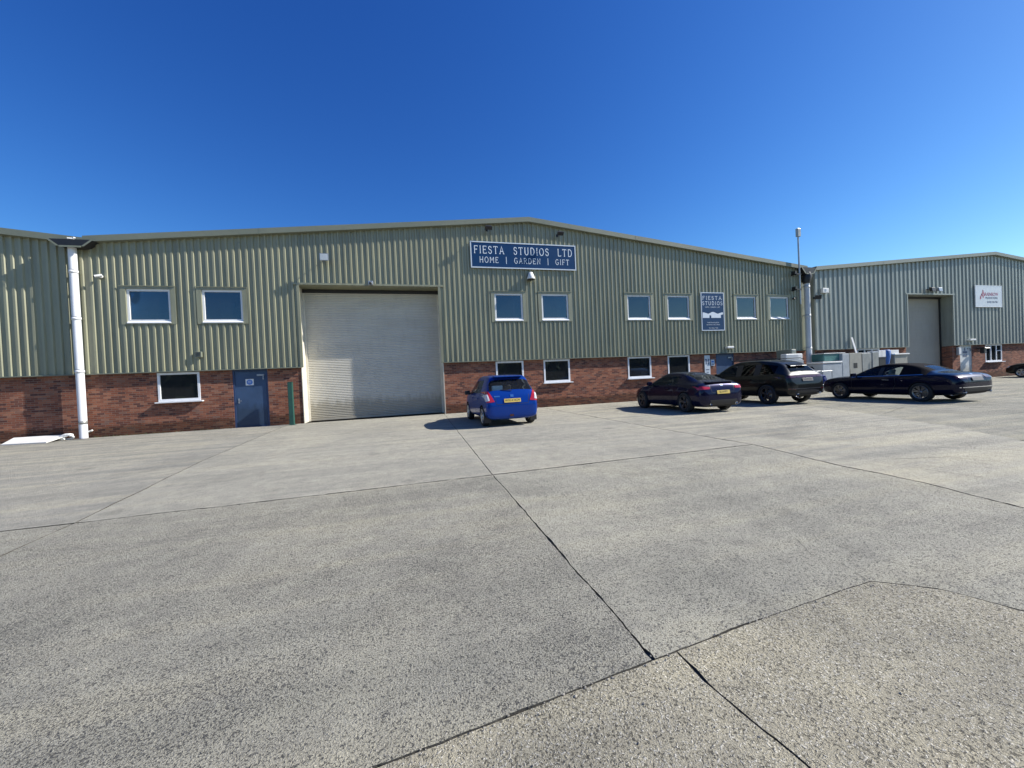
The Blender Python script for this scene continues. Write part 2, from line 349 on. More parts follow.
def slats(name, parent, x0, x1, y, z0, z1, pitch, bulge, m):
    b = MB(); n = int((z1 - z0) / pitch); seg = [(0, 0), (.12, .55), (.38, 1), (.62, 1), (.88, .55)]
    vs = []
    for k in range(n):
        for t, d in seg:
            z = z0 + (k + t) * (z1 - z0) / n; vs += [(x0, y - d * bulge, z), (x1, y - d * bulge, z)]
    vs += [(x0, y, z1), (x1, y, z1)]
    b.add(vs, [(2 * i, 2 * i + 1, 2 * i + 3, 2 * i + 2) for i in range(len(vs) // 2 - 1)])
    o = b.build(name, m, parent, recalc=False)
    r = MB(); r.box(x0, x1, y - .035, y + .01, z0 - .10, z0 - .002); r.build('bottom_rail', m, o, .005)
    return o

CLB = 2.38      # foot of the cladding
YP = -.07       # plane of the pans
def warehouse(label, xl, xr, apx, zl, za, zr, P, depth, cm, tm, chole, bhole, profile):
    t = thing('warehouse', label, 'warehouse', ((xl + xr) / 2, 0, 0), 0, 'industrial units in one row')
    off = Vector((-(xl + xr) / 2, 0, 0))
    def top(x): return (zl + (za - zl) * (x - xl) / (apx - xl)) if x < apx else (za + (zr - za) * (x - apx) / (xr - apx))
    h = bpy.data.objects  # parts are built in world metres and shifted into the thing's frame
    class Sh:  # parent proxy that shifts location
        pass
    def part(mb, name, m, bevel=0., recalc=True, parent=t):
        o = mb.build(name, m, parent, bevel, recalc=recalc)
        if parent is t: o.location = off
        return o
    b = MB(); xs, ys = corrugated(xl, xr, *profile, YP)
    strips(b, xs, ys, CLB, lambda x: top(x) - .05, chole); part(b, 'cladding', cm, recalc=False)
    b = MB(); strips(b, [xl, xr], [0, 0], -.05, lambda x: CLB + .3, bhole)
    for (a, c, z0, z1) in bhole:      # reveals
        d = .22
        b.add([(a, 0, z0), (a, d, z0), (a, d, z1), (a, 0, z1)], [(0, 1, 2, 3)]); b.add([(c, 0, z0), (c, d, z0), (c, d, z1), (c, 0, z1)], [(0, 1, 2, 3)])
        b.add([(a, 0, z0), (c, 0, z0), (c, d, z0), (a, d, z0)], [(0, 1, 2, 3)])
    part(b, 'brick_wall', M['brick'], recalc=False)
    # foot flashing of the cladding
    b = MB(); segs = []; x = xl
    for a, c, z0, z1 in sorted(h_ for h_ in chole if h_[2] <= CLB): segs.append((x, a)); x = c
    segs.append((x, xr))
    for a, c in segs: b.box(a, c, YP - depth - .03, .03, CLB - .035, CLB - .002)
    part(b, 'base_flashing', tm)
    # verge
    b = MB(); y0, y1 = -.285, -.06
    for (xa, za_), (xb, zb_) in (((xl, zl), (apx, za)), ((apx, za), (xr, zr))):
        n = max(1, int(abs(xb - xa) / 5))
        for k in range(n):
            u0, u1 = k / n, (k + 1) / n; A = (xa + (xb - xa) * u0, za_ + (zb_ - za_) * u0); B = (xa + (xb - xa) * u1, za_ + (zb_ - za_) * u1)
            j = .004 * (k % 2)
            vs = [(A[0], y0 - j, A[1] - .22), (B[0], y0 - j, B[1] - .22), (B[0], y0 - j, B[1]), (A[0], y0 - j, A[1]),
                  (A[0], y1, A[1] - .22), (B[0], y1, B[1] - .22), (B[0], .25, B[1] + .02), (A[0], .25, A[1] + .02)]
            b.add(vs, [(0, 1, 2, 3), (3, 2, 6, 7), (0, 4, 5, 1)])
    part(b, 'verge_trim', tm, recalc=False)
    # roof slopes
    b = MB(); YB = 40.
    for (xa, z_a), (xb, z_b) in (((xl, zl), (apx, za)), ((apx, za), (xr, zr))):
        b.add([(xa, .25, z_a - .01), (xb, .25, z_b - .01), (xb, YB, z_b - .01), (xa, YB, z_a - .01)], [(0, 1, 2, 3)])
        b.add([(xa, YP + .02, z_a - .2), (xb, YP + .02, z_b - .2), (xb, YB, z_b - .2), (xa, YB, z_a - .2)], [(0, 1, 2, 3)])
    part(b, 'roof', M['roofsheet'], recalc=False)
    b = MB(); b.add([(xl, YP, CLB), (xl, 0, CLB), (xl, 0, -.05), (xl, YB, -.05), (xl, YB, zl), (xl, YP, zl - .05)], [(0, 1, 2, 3, 4, 5)]); b.add([(xr, YP, CLB), (xr, 0, CLB), (xr, 0, -.05), (xr, YB, -.05), (xr, YB, zr), (xr, YP, zr - .05)], [(0, 1, 2, 3, 4, 5)])
    b.add([(xl, YB, -.05), (xr, YB, -.05), (xr, YB, zr), (apx, YB, za), (xl, YB, zl)], [(0, 1, 2, 3, 4)]); part(b, 'outer_wall', cm, recalc=False)
    t['_off'] = 0.; del t['_off']
    return t, off, part

# the three units --------------------------------------------------------------
UZ0, UZ1 = 4.28, 5.55
UX = [(-10.09, -8.68), (-7.65, -6.24), (4.17, 5.57), (6.52, 7.94), (11.23, 12.63), (13.65, 15.05), (18.17, 19.57), (20.57, 21.96)]
LX = [(-9.31, -7.91), (4.11, 5.49), (6.52, 7.91), (11.18, 12.58), (13.61, 15.0)]
LZ0, LZ1 = 1.20, 2.325
RX0, RX1, RZ, RD = -4.25, 1.66, 5.80, .76
D1 = (-6.79, -5.53); D2 = (16.75, 17.98)
chole = [(a, b, UZ0, UZ1) for a, b in UX] + [(RX0, RX1, CLB - .1, RZ)]
bhole = [(a, b, LZ0 - .01, CLB + .2) for a, b in LX] + [(D1[0], D1[1], -.06, CLB + .2), (D2[0], D2[1], -.06, CLB + .2), (RX0, RX1, -.06, CLB + .4)]
prof = (.2316, .112, .026, .049)
mid, off, part = warehouse('wide green ribbed warehouse in the middle with blue signboard, roller shutter and eight upper windows', -11.2, 23.3, 6.0, 7.42, 9.18, 7.36,   .2316, .049, M['clad'], M['trim'], chole, bhole, prof)
def shift(o): o.location = (o.location[0] + off[0], o.location[1], o.location[2]); return o
blinds = {0: [(.12, .42, .05, .40), (.62, .85, .05, .32)], 1: [(.38, .75, .05, .62)], 2: [(.68, .93, .05, .93)], 3: [(.62, .92, .05, .93)], 5: [(.6, .8, .05, .93)]}
for i, (a, b) in enumerate(UX): shift(window(mid, a, b, UZ0, UZ1, -.075, upper=True, blind=blinds.get(i)))
for a, c in UX: b = MB(); flashing(b, a, c, UZ0, UZ1, -.128, -.0, .17, .09); part(b, 'window_flashing', M['clad'])
for i, (a, c) in enumerate(LX): shift(window(mid, a, c, LZ0, LZ1, -.015, sill=True, mat='pane_far', blind={4: [(.1, .95, .35, .42)], 3: [(.05, .95, .42, .44)]}.get(i)))
# roller shutter in its recess
b = MB()
for x, s in ((RX0, 1), (RX1, -1)):
    b.box(min(x, x + s * .10), max(x, x + s * .10), -.135, -.06, CLB - .03, RZ + .06)
b.box(RX0 - .14, RX1 + .14, -.14, -.03, RZ + .004, RZ + .085)
b.box(RX0, RX1, -.06, RD, RZ - .004, RZ + .002)
part(b, 'door_surround', M['clad'])
for x, s in ((RX0, 1), (RX1, -1)):
    b = MB(); x_a, x_b = min(x, x + s * .025), max(x, x + s * .025)
    b.prism([(-.03, 0), (RD + .02, 0), (RD + .02, RZ - .006), (-.058, RZ - .006), (-.058, CLB - .04), (-.03, CLB - .04)], 0, x_a, x_b); part(b, 'door_jamb', M['cream'])
b = MB(); b.box(RX0 + .03, RX1 - .03, RD - .10, RD + .05, RZ - .16, RZ - .01); part(b, 'shutter_box', M['black'])
o = slats('roller_shutter', mid, RX0 + .03, RX1 - .03, RD, .12, RZ - .13, .076, .021, M['roller']); shift(o)
for x, s in ((RX0 + .027, 1), (RX1 - .027, -1)): b = MB(); b.box(min(x, x + s * .075), max(x, x + s * .075), RD - .06, RD - .02, .01, RZ - .17); part(b, 'guide_rail', M['cream'])
def steel_door(parent, x0, x1, z1, mleaf, mframe, y=.05, sh=shift):
    b = MB(); w = .07
    b.box(x0, x0 + w, y - .03, y + .12, 0, z1); b.box(x1 - w, x1, y - .03, y + .12, 0, z1); b.box(x0 + w, x1 - w, y - .031, y + .12, z1 - w, z1)
    b.box(x0 + w, x1 - w, y - .02, y + .1, 0, .035)
    f = b.build('door_frame', mframe, parent, .004); sh(f)
    b = MB(); b.box(x0 + w + .006, x1 - w - .006, y, y + .05, .04, z1 - w - .006); d = b.build('door', mleaf, parent, .004); sh(d)
    b = MB(); b.box(x0 + w + .08, x0 + w + .13, y - .012, y, .98, 1.18); b.tube([(x0 + w + .105, y - .012, 1.08), (x0 + w + .105, y - .06, 1.08), (x0 + w + .22, y - .06, 1.08)], .011); b.build('handle', M['galv'], d)
    b = MB(); b.box(x1 - w - .32, x1 - w - .06, y - .05, y, z1 - .27, z1 - .2, 0); b.box(x1 - w - .10, x1 - w - .07, y - .09, y - .03, z1 - .42, z1 - .22); b.build('door_closer', M['galv'], d)
    return d
d1 = steel_door(mid, *D1, CLB - .04, M['blue_door'], M['blue_frame']); d1['label'] = 'blue steel door with a blue and white notice'
d2 = steel_door(mid, *D2, CLB - .04, M['blue_door'], M['blue_frame']); d2['label'] = 'blue steel door behind the black SUV'
# round notice on the left blue door
b = MB(); b.box(-6.345, -6.055, .038, .046, 1.70, 1.955); nt_ = b.build('door_notice', M['white'], d1)
b = MB(); n = 28; c0 = (-6.20, 1.828)
b.prism([(c0[0] + .105 * math.cos(2 * PI * k / n), c0[1] + .105 * math.sin(2 * PI * k / n)) for k in range(n)], 1, .034, .0375); b.build('notice_roundel', M['sign_mid'], d1)
b = MB()
for k, wd in enumerate((.12, .15, .10)): b.box(c0[0] - wd / 2, c0[0] + wd / 2, .031, .0335, c0[1] + .04 - k * .04, c0[1] + .055 - k * .04)
b.build('notice_lettering', M['white'], d1)

lw, loff, lpart = warehouse('ribbed green warehouse at the left edge, partly shaded, left of the fat white downpipe', -46.4, -11.2, -29.2, 7.40, 9.18, 7.36, .24, .049, M['clad'], M['trim'], [], [], (.246, .118, .028, .049))
# right unit
QX0, QX1, QZ, QD = 31.87, 36.46, 5.80, .62
WD = (37.22, 38.46); RW = (39.92, 41.76); HW = (27.50, 29.46)
rwh, roff, rpart = warehouse('grey green ribbed warehouse on the right with white signboard and narrow roller shutter', 24.0, 57.5, 40.75, 7.36, 8.90, 7.36, .385, .05, M['clad_far'], M['trim_far'],
    [(QX0, QX1, CLB - .1, QZ)], [(QX0, QX1, -.06, CLB + .4), (WD[0], WD[1], -.06, CLB + .2), (RW[0], RW[1], 1.10, CLB + .2), (HW[0], HW[1], 1.10, CLB + .2)], (.385, .16, .036, .055))
def rshift(o): o.location = (o.location[0] + roff[0], o.location[1], o.location[2]); return o
rshift(window(rwh, RW[0], RW[1], 1.11, 2.335, -.015, sill=True, lights=3, mat='pane_far', label='three light white window beside the white door'))
rshift(window(rwh, HW[0], HW[1], 1.11, 2.335, -.015, sill=True, lights=3, mat='pane_far', label='white window half hidden behind scrapped cabinets'))
b = MB()
for x, s in ((QX0, 1), (QX1, -1)): b.box(min(x, x + s * .09), max(x, x + s * .09), -.15, -.06, CLB - .03, QZ + .05)
b.box(QX0 - .12, QX1 + .12, -.155, -.03, QZ + .004, QZ + .09); b.box(QX0, QX1, -.06, QD, QZ - .004, QZ + .002)
b.box(QX0, QX0 + .02, -.058, QD + .02, CLB - .04, QZ - .006); b.box(QX1 - .02, QX1, -.058, QD + .02, CLB - .04, QZ - .006)
rpart(b, 'door_surround', M['clad_far'])
for x in (QX0, QX1 - .02): b = MB(); b.box(x, x + .02, -.0, QD + .02, 0, CLB - .045); rpart(b, 'brick_reveal', M['brick'])
o = slats('roller_shutter', rwh, QX0 + .03, QX1 - .03, QD, .12, QZ - .12, .10, .010, M['roller_far']); rshift(o)
b = MB()
for x, s in ((QX0 + .022, 1), (QX1 - .022, -1)): b.box(min(x, x + s * .11), max(x, x + s * .11), QD - .07, QD - .02, .01, QZ - .14)
b.box(QX0 + .022, QX1 - .022, QD - .1, QD - .02, QZ - .14, QZ - .01); rpart(b, 'guide_rail', M['black'])
d3 = steel_door(rwh, *WD, CLB - .04, M['white_door'], M['white_door'], sh=rshift); d3['label'] = 'white door with a dark notice'
b = MB(); b.box(37.62, 38.06, .036, .045, 1.78, 1.93); b.box(37.62, 38.06, .036, .045, 1.55, 1.70); b.box(37.79, 37.86, .036, .045, 1.95, 2.18); b.build('door_notice', M['slate'], d3)

# ------------------------------------------------------------------ lettering
def arc(cx, cy, rx, ry, a0, a1, n=8): return [(cx + rx * math.cos(R(a0 + (a1 - a0) * k / n)), cy + ry * math.sin(R(a0 + (a1 - a0) * k / n))) for k in range(n + 1)]
G = {
 'F': (.62, [[(.1, 0), (.1, 1)], [(.1, .96), (.58, .96)], [(.1, .52), (.44, .52)]], [(.1, 0)], [(.58, .96, -1), (.44, .52, 0)]),
 'I': (.28, [[(.14, 0), (.14, 1)]], [(.14, 0), (.14, 1)], []),
 'E': (.64, [[(.1, 0), (.1, 1)], [(.1, .96), (.58, .96)], [(.1, .52), (.44, .52)], [(.1, .04), (.60, .04)]], [], [(.58, .96, -1), (.44, .52, 0), (.60, .04, 1)]),
 'S': (.60, [arc(.30, .74, .21, .22, 20, 270, 10) + arc(.30, .27, .23, .25, 90, -160, 10)], [], [(.50, .82, 0), (.08, .2, 0)]),
 'T': (.72, [[(.36, 0), (.36, 1)], [(.04, .96), (.68, .96)]], [(.36, 0)], [(.05, .96, -1), (.67, .96, -1)]),
 'A': (.78, [[(.08, 0), (.39, 1), (.70, 0)], [(.2, .36), (.58, .36)]], [(.08, 0), (.70, 0)], []),
 'U': (.76, [[(.12, 1), (.12, .33)] + arc(.38, .33, .26, .31, 180, 360, 8) + [(.64, 1)]], [(.12, 1), (.64, 1)], []),
 'D': (.78, [[(.12, 0), (.12, 1)], [(.12, .97), (.34, .97)] + arc(.34, .5, .34, .47, 90, -90, 10) + [(.12, .03)]], [], []),
 'O': (.82, [arc(.41, .5, .34, .48, 0, 360, 18)], [], []),
 'L': (.60, [[(.1, 1), (.1, 0)], [(.1, .04), (.57, .04)]], [(.1, 1)], [(.57, .04, 1)]),
 'H': (.80, [[(.12, 0), (.12, 1)], [(.68, 0), (.68, 1)], [(.12, .52), (.68, .52)]], [(.12, 0), (.12, 1), (.68, 0), (.68, 1)], []),
 'M': (.94, [[(.12, 0), (.12, 1)], [(.82, 0), (.82, 1)], [(.14, .98), (.47, .38), (.80, .98)]], [(.12, 0), (.82, 0)], []),
 'G': (.80, [arc(.42, .5, .33, .48, 42, 320, 14) + [(.68, .45), (.5, .45)]], [], []),
 'R': (.74, [[(.12, 0), (.12, 1)], [(.12, .97), (.36, .97)] + arc(.36, .74, .22, .23, 90, -90, 8) + [(.12, .51)], [(.38, .5), (.68, 0)]], [(.12, 0), (.68, 0)], []),
 'N': (.82, [[(.12, 0), (.12, 1), (.70, 0), (.70, 1)]], [(.12, 0), (.70, 1)], []),
 '|': (.20, [[(.1, -.12), (.1, 1.12)]], [], []), ' ': (.42, [], [], []),
}
def ribbon(b, pts, w, y, d=.012):
    if len(pts) < 2: return
    L_, R_ = [], []
    for i, p in enumerate(pts):
        a = Vector(pts[max(i - 1, 0)]); c = Vector(pts[min(i + 1, len(pts) - 1)]); t = (c - a).normalized(); nrm = Vector((-t.y, t.x)) * w / 2
        if 0 < i < len(pts) - 1:
            t0 = (Vector(p) - a).normalized(); t1 = (c - Vector(p)).normalized(); k = max(.45, (1 + t0.dot(t1)) / 2) ** .5; nrm = nrm / k
        L_.append(Vector(p) + nrm); R_.append(Vector(p) - nrm)
    n = len(pts); vs = [(q.x, y, q.y) for q in L_] + [(q.x, y, q.y) for q in R_]
    b.add(vs, [(i, i + 1, n + i + 1, n + i) for i in range(n - 1)])
def textwidth(s, sp): return sum(G[c][0] + sp for c in s) - sp
def letters(s, x0, x1, zb, h, y, wgt=.095, sp=.24):
    b = MB(); k = (x1 - x0) / textwidth(s, sp); x = x0; j = 0
    for ch in s:
        gw, st, sf, tk = G[ch]
        for pl in st: ribbon(b, [(x + px * k, zb + py * h) for px, py in pl], wgt * h, y - .0004 * j); j = (j + 1) % 5
        for px, py in sf: ribbon(b, [(x + (px - .11) * k, zb + (.035 if py < .5 else .965) * h), (x + (px + .11) * k, zb + (.035 if py < .5 else .965) * h)], .07 * h, y - .003)
        for px, py, dr in tk: ribbon(b, [(x + px * k, zb + (py - .09 + .05 * dr) * h), (x + px * k, zb + (py + .09 + .05 * dr) * h)], .06 * h, y - .0035)
        x += (gw + sp) * k
    return b
def plain(s, size, loc, m, name, parent, rot=(R(90), 0, 0), wscale=1.0):
    cu = bpy.data.curves.new('t', 'FONT'); cu.body = s; cu.size = size; cu.align_x = 'CENTER'; cu.align_y = 'CENTER'; cu.extrude = .001
    o = bpy.data.objects.new('t', cu); C.objects.link(o); dg = bpy.context.evaluated_depsgraph_get(); me = bpy.data.meshes.new_from_object(o.evaluated_get(dg))
    bpy.data.objects.remove(o); me.materials.clear(); me.materials.append(m)
    q = bpy.data.objects.new(name, me); C.objects.link(q); q.parent = parent; q.location = loc; q.rotation_euler = rot; q.scale = (wscale, 1, 1); return q

def ap(x, z, y):
    return (x * (18.15 + y) / 18.15, y, 1.5 + (z - 1.5) * (18.15 + y) / 18.15)
# big board
YS = -.19
s1 = thing('signboard', 'long blue signboard with white frame high on the middle gable', 'sign', ap(5.82, 6.81, YS))
X0, X1, Z0, Z1 = -2.59, 2.59, 0., 1.13
bx('panel', (X0, X1, 0, .03, Z0, Z1), M['sign_blue'], s1)
b = MB(); w = .05
b.box(X0, X1, -.012, .036, Z1, Z1 + w); b.box(X0, X1, -.012, .036, Z0 - w, Z0); b.box(X0 - w, X0, -.011, .036, Z0 - w, Z1 + w); b.box(X1, X1 + w, -.011, .036, Z0 - w, Z1 + w); b.build('border', M['sign_edge'], s1)
letters('FIESTA  STUDIOS  LTD', X0 + .12, X1 - .14, .62, .36, -.004).build('lettering', M['sign_pale'], s1, recalc=False)
letters('HOME  |  GARDEN  |  GIFT', X0 + .36, X1 - .32, .20, .27, -.004).build('lettering', M['sign_pale'], s1, recalc=False)
for x in (-2., 0, 2.): b = MB(); b.box(x - .03, x + .03, .031, .09, .03, 1.1); b.build('bracket', M['galv'], s1)
# portrait board
s2 = thing('signboard', 'upright blue signboard with a white picture of sheds between upper windows', 'sign', ap(16.66, 3.68, -.16))
hw, H_ = .72, 2.02
bx('panel', (-hw, hw, 0, .025, 0, H_), M['sign_blue'], s2)
b = MB(); w = .045
b.box(-hw, hw, -.01, .03, H_, H_ + w); b.box(-hw, hw, -.01, .03, -w, 0); b.box(-hw - w, -hw, -.009, .03, -w, H_ + w); b.box(hw, hw + w, -.009, .03, -w, H_ + w); b.build('border', M['sign_edge'], s2)
letters('FIESTA', -.66, .62, 1.66, .20, -.003, .11).build('lettering', M['sign_pale'], s2, recalc=False)
letters('STUDIOS', -.68, .66, 1.37, .20, -.003, .11).build('lettering', M['sign_pale'], s2, recalc=False)
plain('HOME  |  GARDEN  |  GIFT', .085, (0, -.004, 1.25), M['sign_pale'], 'lettering', s2)
b = MB()
sk = [(-.68, .96)] + [(-.68 + 1.36 * k / 24, .94 + .05 * math.cos((k / 24 - .5) * 4 * PI) * (1 if abs(k - 12) < 7 else .6)) for k in range(1, 24)] + [(.68, .96)]
b.prism([(-.68, .66), (-.24, .66), (-.24, .80), (-.12, .80), (-.12, .66), (.52, .66), (.52, .82), (.68, .86)] + sk[::-1], 1, -.006, -.002); b.build('picture', M['sign_pale'], s2, recalc=False)
plain('HOME TRADE & RETAIL', .075, (0, -.004, .40), M['sign_pale'], 'lettering', s2)
plain('RECEPTION  AND  OFFICE', .075, (0, -.004, .28), M['sign_pale'], 'lettering', s2)
plain('TEL / EMAIL / WEB', .075, (0, -.004, .10), M['sign_pale'], 'lettering', s2)
# white board on the right unit
s3 = thing('signboard', 'white signboard with red lettering on the right warehouse', 'sign', ap(40.5, 5.06, -.19))
bx('panel', (-1.41, 1.41, 0, .04, 0, 1.46), M['sign_white'], s3)
b = MB(); b.box(-1.45, 1.45, -.006, .045, -.04, 0); b.box(-1.45, 1.45, -.006, .045, 1.46, 1.49); b.box(-1.45, -1.41, -.005, .045, 0, 1.46); b.box(1.41, 1.45, -.005, .045, 0, 1.46); b.build('border', M['upvc'], s3)
plain('RAINBOW', .34, (.28, -.004, .86), M['red'], 'lettering', s3, wscale=.92)
plain('PRODUCTIONS', .20, (.28, -.004, .60), M['slate'], 'lettering', s3, wscale=.95)
plain('01420 590 700', .19, (.36, -.004, .31), M['slate'], 'lettering', s3)
b = MB()
for pl in ([(-.95, .62), (-.86, .72), (-.78, .86), (-.66, .98), (-.60, 1.12)], [(-.82, .86), (-.68, .80), (-.62, .66), (-.66, .60)], [(-.62, .98), (-.52, .86), (-.50, .74)], [(-.98, .58), (-.90, .56), (-.86, .64)], [(-.70, 1.10), (-.62, 1.14)]): ribbon(b, pl, .09, -.005)
b.build('emblem', M['red'], s3, recalc=False)
# narrow notice by door 2
s4 = thing('notice_board', 'tall narrow white notice on the brick left of the right blue door', 'sign', (16.14, -.03, .95))
bx('panel', (-.18, .18, 0, .02, 0, 1.32), M['sign_white'], s4)
b = MB(); b.box(-.11, -.03, -.004, -.001, .82, 1.12); b.box(.03, .11, -.004, -.001, .82, 1.12); b.box(-.15, -.10, -.004, -.001, 1.06, 1.12); b.box(.11, .14, -.004, -.001, 1.06, 1.12); b.box(-.11, .11, -.004, -.001, .50, .55); b.box(-.07, .08, -.004, -.001, .36, .40); b.build('printed_mark', M['slate'], s4)
b = MB(); b.prism([(.07 * math.cos(2 * PI * k / 20), .13 + .07 * math.sin(2 * PI * k / 20)) for k in range(20)], 1, -.004, -.001); b.build('printed_mark', M['slate'], s4)
s5 = thing('notice_plate', 'small square white notice between the narrow notice and blue door', 'sign', (16.50, -.03, 1.68))
bx('panel', (-.12, .12, 0, .015, 0, .34), M['sign_white'], s5); bx('printed_mark', (-.08, .08, -.003, -.001, .18, .27), M['sign_mid'], s5); bx('printed_mark', (-.07, .07, -.003, -.001, .06, .11), M['slate'], s5)

# ------------------------------------------------------------------ drainage
def downpipe(label, x, ztop, r, m, kink=0., shoe=True, y=-.30):
    t = thing('downpipe', label, 'downpipe', (x, y, 0))
    b = MB(); b.tube([(-kink, 0, ztop), (-kink, 0, ztop * .66), (0, 0, ztop * .6), (0, 0, .02)], r, 20); b.build('pipe', m, t)
    for z in (6.09, 4.39, 2.46):
        if z < ztop:
            k = MB(); xx = -kink if z > ztop * .64 else 0
            k.lathe([(r + .001, z - .05), (r + .014, z - .05), (r + .014, z + .05), (r + .001, z + .05)], 20, 'z', (xx, 0, 0)); k.build('socket', m, t)
            k = MB(); k.lathe([(r + .002, z + .055), (r + .016, z + .055), (r + .016, z + .075), (r + .002, z + .075)], 20, 'z', (xx, 0, 0))
            k.box(xx - .02, xx + .02, r, -y - .06, z + .05, z + .08); k.build('bracket', M['galv'], t)
    return t
p1 = downpipe('fat white downpipe between the left and middle warehouses', -11.50, 7.0, .116, M['upvc_pipe'], .0, y=-.29)
b = MB(); b.lathe([(.1175, .54), (.1195, .54), (.1195, .66), (.1175, .66)], 20, 'z'); b.build('tape_band', M['steel'], p1)
def hopper(label, x, z0, w0, w1, h, deep):
    t = thing('gutter_hopper', label, 'gutter', (x, 0, z0)); b = MB()
    f = [(-w1 / 2, 0), (w1 / 2, 0), (w0 / 2, h), (-w0 / 2, h)]
    b.prism(f, 1, -deep, -deep + .012); b.prism(f, 1, -.05, -.038)
    b.add([(-w1 / 2, -deep, 0), (w1 / 2, -deep, 0), (w1 / 2, -.04, 0), (-w1 / 2, -.04, 0)], [(0, 1, 2, 3)])
    for s in (-1, 1): b.add([(s * w1 / 2, -deep, 0), (s * w0 / 2, -deep, h), (s * w0 / 2, -.04, h), (s * w1 / 2, -.04, 0)], [(0, 1, 2, 3)])
    b.build('trough', M['black'], t)
    b = MB()
    for s in (-1, 1): b.add([(s * w1 / 2, -deep - .012, 0), (s * (w1 / 2 + .09), -deep - .012, 0), (s * (w0 / 2 + .09), -deep - .012, h), (s * w0 / 2, -deep - .012, h)], [(0, 1, 2, 3)])
    b.box(-w1 / 2, w1 / 2, -deep - .02, -deep - .004, -.04, .02); b.build('rim', M['trim'], t)
    return t
hopper('dark valley gutter end above the fat white downpipe', -11.42, 6.96, 1.20, .62, .25, .50)
b = MB(); b.box(-.12, .05, -.05, .05, 0, .05, rot=.3); b.box(.0, .09, -.03, .04, .04, .08, rot=-.4)
tag(b.build('debris_scrap', M['white'], None, .01, (-11.42, -.40, 7.235)), 'white scrap lying in the left valley gutter', 'debris')
p2 = downpipe('grey white downpipe between the middle and right warehouses', 23.13, 6.45, .15, M['greypipe'], .0, y=-.32)
hopper('dark valley gutter end above the right downpipe', 23.15, 6.85, 1.05, .5, .36, .5)
b = MB(); b.tube([(0, -.3, .45), (0, -.34, .2), (-.05, -.32, 0), (-.05, -.32, -.2)], [.2, .24, .22, .17], 14); tag(b.build('rain_head', M['black'], None, 0, (23.17, 0, 6.5)), 'dark rain head fixed on top of the right downpipe', 'gutter')
b = MB(); b.tube([(0, 0, 0), (0, -.22, 0), (.02, -.27, -.03), (.02, -.27, -.10)], .03, 10); b.tube([(.02, -.20, 0), (.18, -.24, .05)], .028, 8)
tag(b.build('overflow_pipe', M['white'], None, 0, (-11.45, .0, .24)), 'short white overflow pipe low on the brick beside the downpipe', 'pipe')
b = MB(); vs = [(-13.5, -.72, .0), (-12.1, -.98, .0), (-11.98, -.16, .16), (-13.62, -.10, .16)]
b.add(vs + [(x, y, z + .035) for x, y, z in vs], [(3, 2, 1, 0), (4, 5, 6, 7), (0, 1, 5, 4), (1, 2, 6, 5), (2, 3, 7, 6), (3, 0, 4, 7)])
tag(b.build('white_board', M['whiteboard'], None, .004), 'flat white board lying on the ground against the left brick wall', 'board')
random.seed(5); b = MB()
for k in range(5):
    a = k * 1.2; b.tube([(math.cos(a + j * .5) * (.11 + .02 * k) * 1.2, math.sin(a + j * .5) * .06, .12 + math.sin(a * 1.7 + j * .5) * .09) for j in range(8)], .028 + .008 * random.random(), 7)
tag(b.build('plastic_wrap', M['white'], None, 0, (-11.98, -.35, 0.0)), 'crumpled bundle of white plastic at the foot of the downpipe', 'rubbish')

# ------------------------------------------------------------------ fittings on the walls
def floodlight(label, x, z, w=.30, h=.22, tilt=.5, reach=.32, mb='galv', yaw=0., group=None):
    t = thing('floodlight', label, 'floodlight', (x, -.10, z), yaw, group)
    b = MB(); b.box(-.05, .05, -.03, .02, -.06, .06); b.tube([(0, -.02, 0), (0, -reach * .6, .02), (0, -reach, -.02)], .018, 8); b.build('bracket', M['black'], t)
    b = MB(); vs = []
    c, s_ = math.cos(tilt), math.sin(tilt)
    for yy, k in ((-.07, 1.), (.05, .72)):
        for ux, uz in ((-1, -1), (1, -1), (1, 1), (-1, 1)):
            Y = yy; Z = uz * h / 2 * k; vs.append((ux * w / 2 * k, -reach + Y * c - Z * s_ * .6, -.02 + Z * c + Y * s_))
    b.add(vs, [(0, 1, 2, 3), (7, 6, 5, 4), (0, 4, 5, 1), (1, 5, 6, 2), (2, 6, 7, 3), (3, 7, 4, 0)]); b.build('housing', M[mb], t, .01)
    b = MB(); vs = [tuple(Vector(v) + Vector((0, -.004, -.002))) for v in [vs[0], vs[1], vs[2], vs[3]]]; cx = sum((Vector(v) for v in vs), Vector()) / 4
    b.add([cx + (Vector(v) - cx) * .82 for v in vs], [(0, 1, 2, 3)]); b.build('lens', M['black' if mb == 'black' else 'lens'], t)
    return t
floodlight('grey floodlight above the left part of the wide roller shutter', -3.06, 6.90, .36, .30, .2, .36)
floodlight('black floodlight above the left end of the long blue signboard', 3.95, 8.50, .34, .22, .9, .42, 'black')
floodlight('black floodlight above the right end of the long blue signboard', 7.48, 8.42, .34, .22, .9, .42, 'black')
t = thing('sensor', 'small grey sensor over the centre of the wide roller shutter', 'sensor', (-1.31, -.14, 5.90)); bx('housing', (-.10, .10, -.16, 0, -.09, .08), M['galv'], t, .015); b = MB(); b.lathe([(.0, -.20), (.05, -.19), (.06, -.16)], 16, 'y', (0, 0, -.03)); b.build('lens', M['black'], t)
t = thing('alarm_sounder', 'white conical alarm sounder under the long blue signboard', 'alarm', (5.97, -.10, 6.33))
b = MB(); b.lathe([(.0, -.14), (.20, -.14), (.205, -.12), (.09, .19), (.0, .20)], 20, 'z', (0, -.20, 0)); b.build('housing', M['white'], t)
b = MB(); b.lathe([(.0, -.17), (.17, -.17), (.2, -.142), (.0, -.141)], 20, 'z', (0, -.20, 0)); b.build('base_ring', M['black'], t)
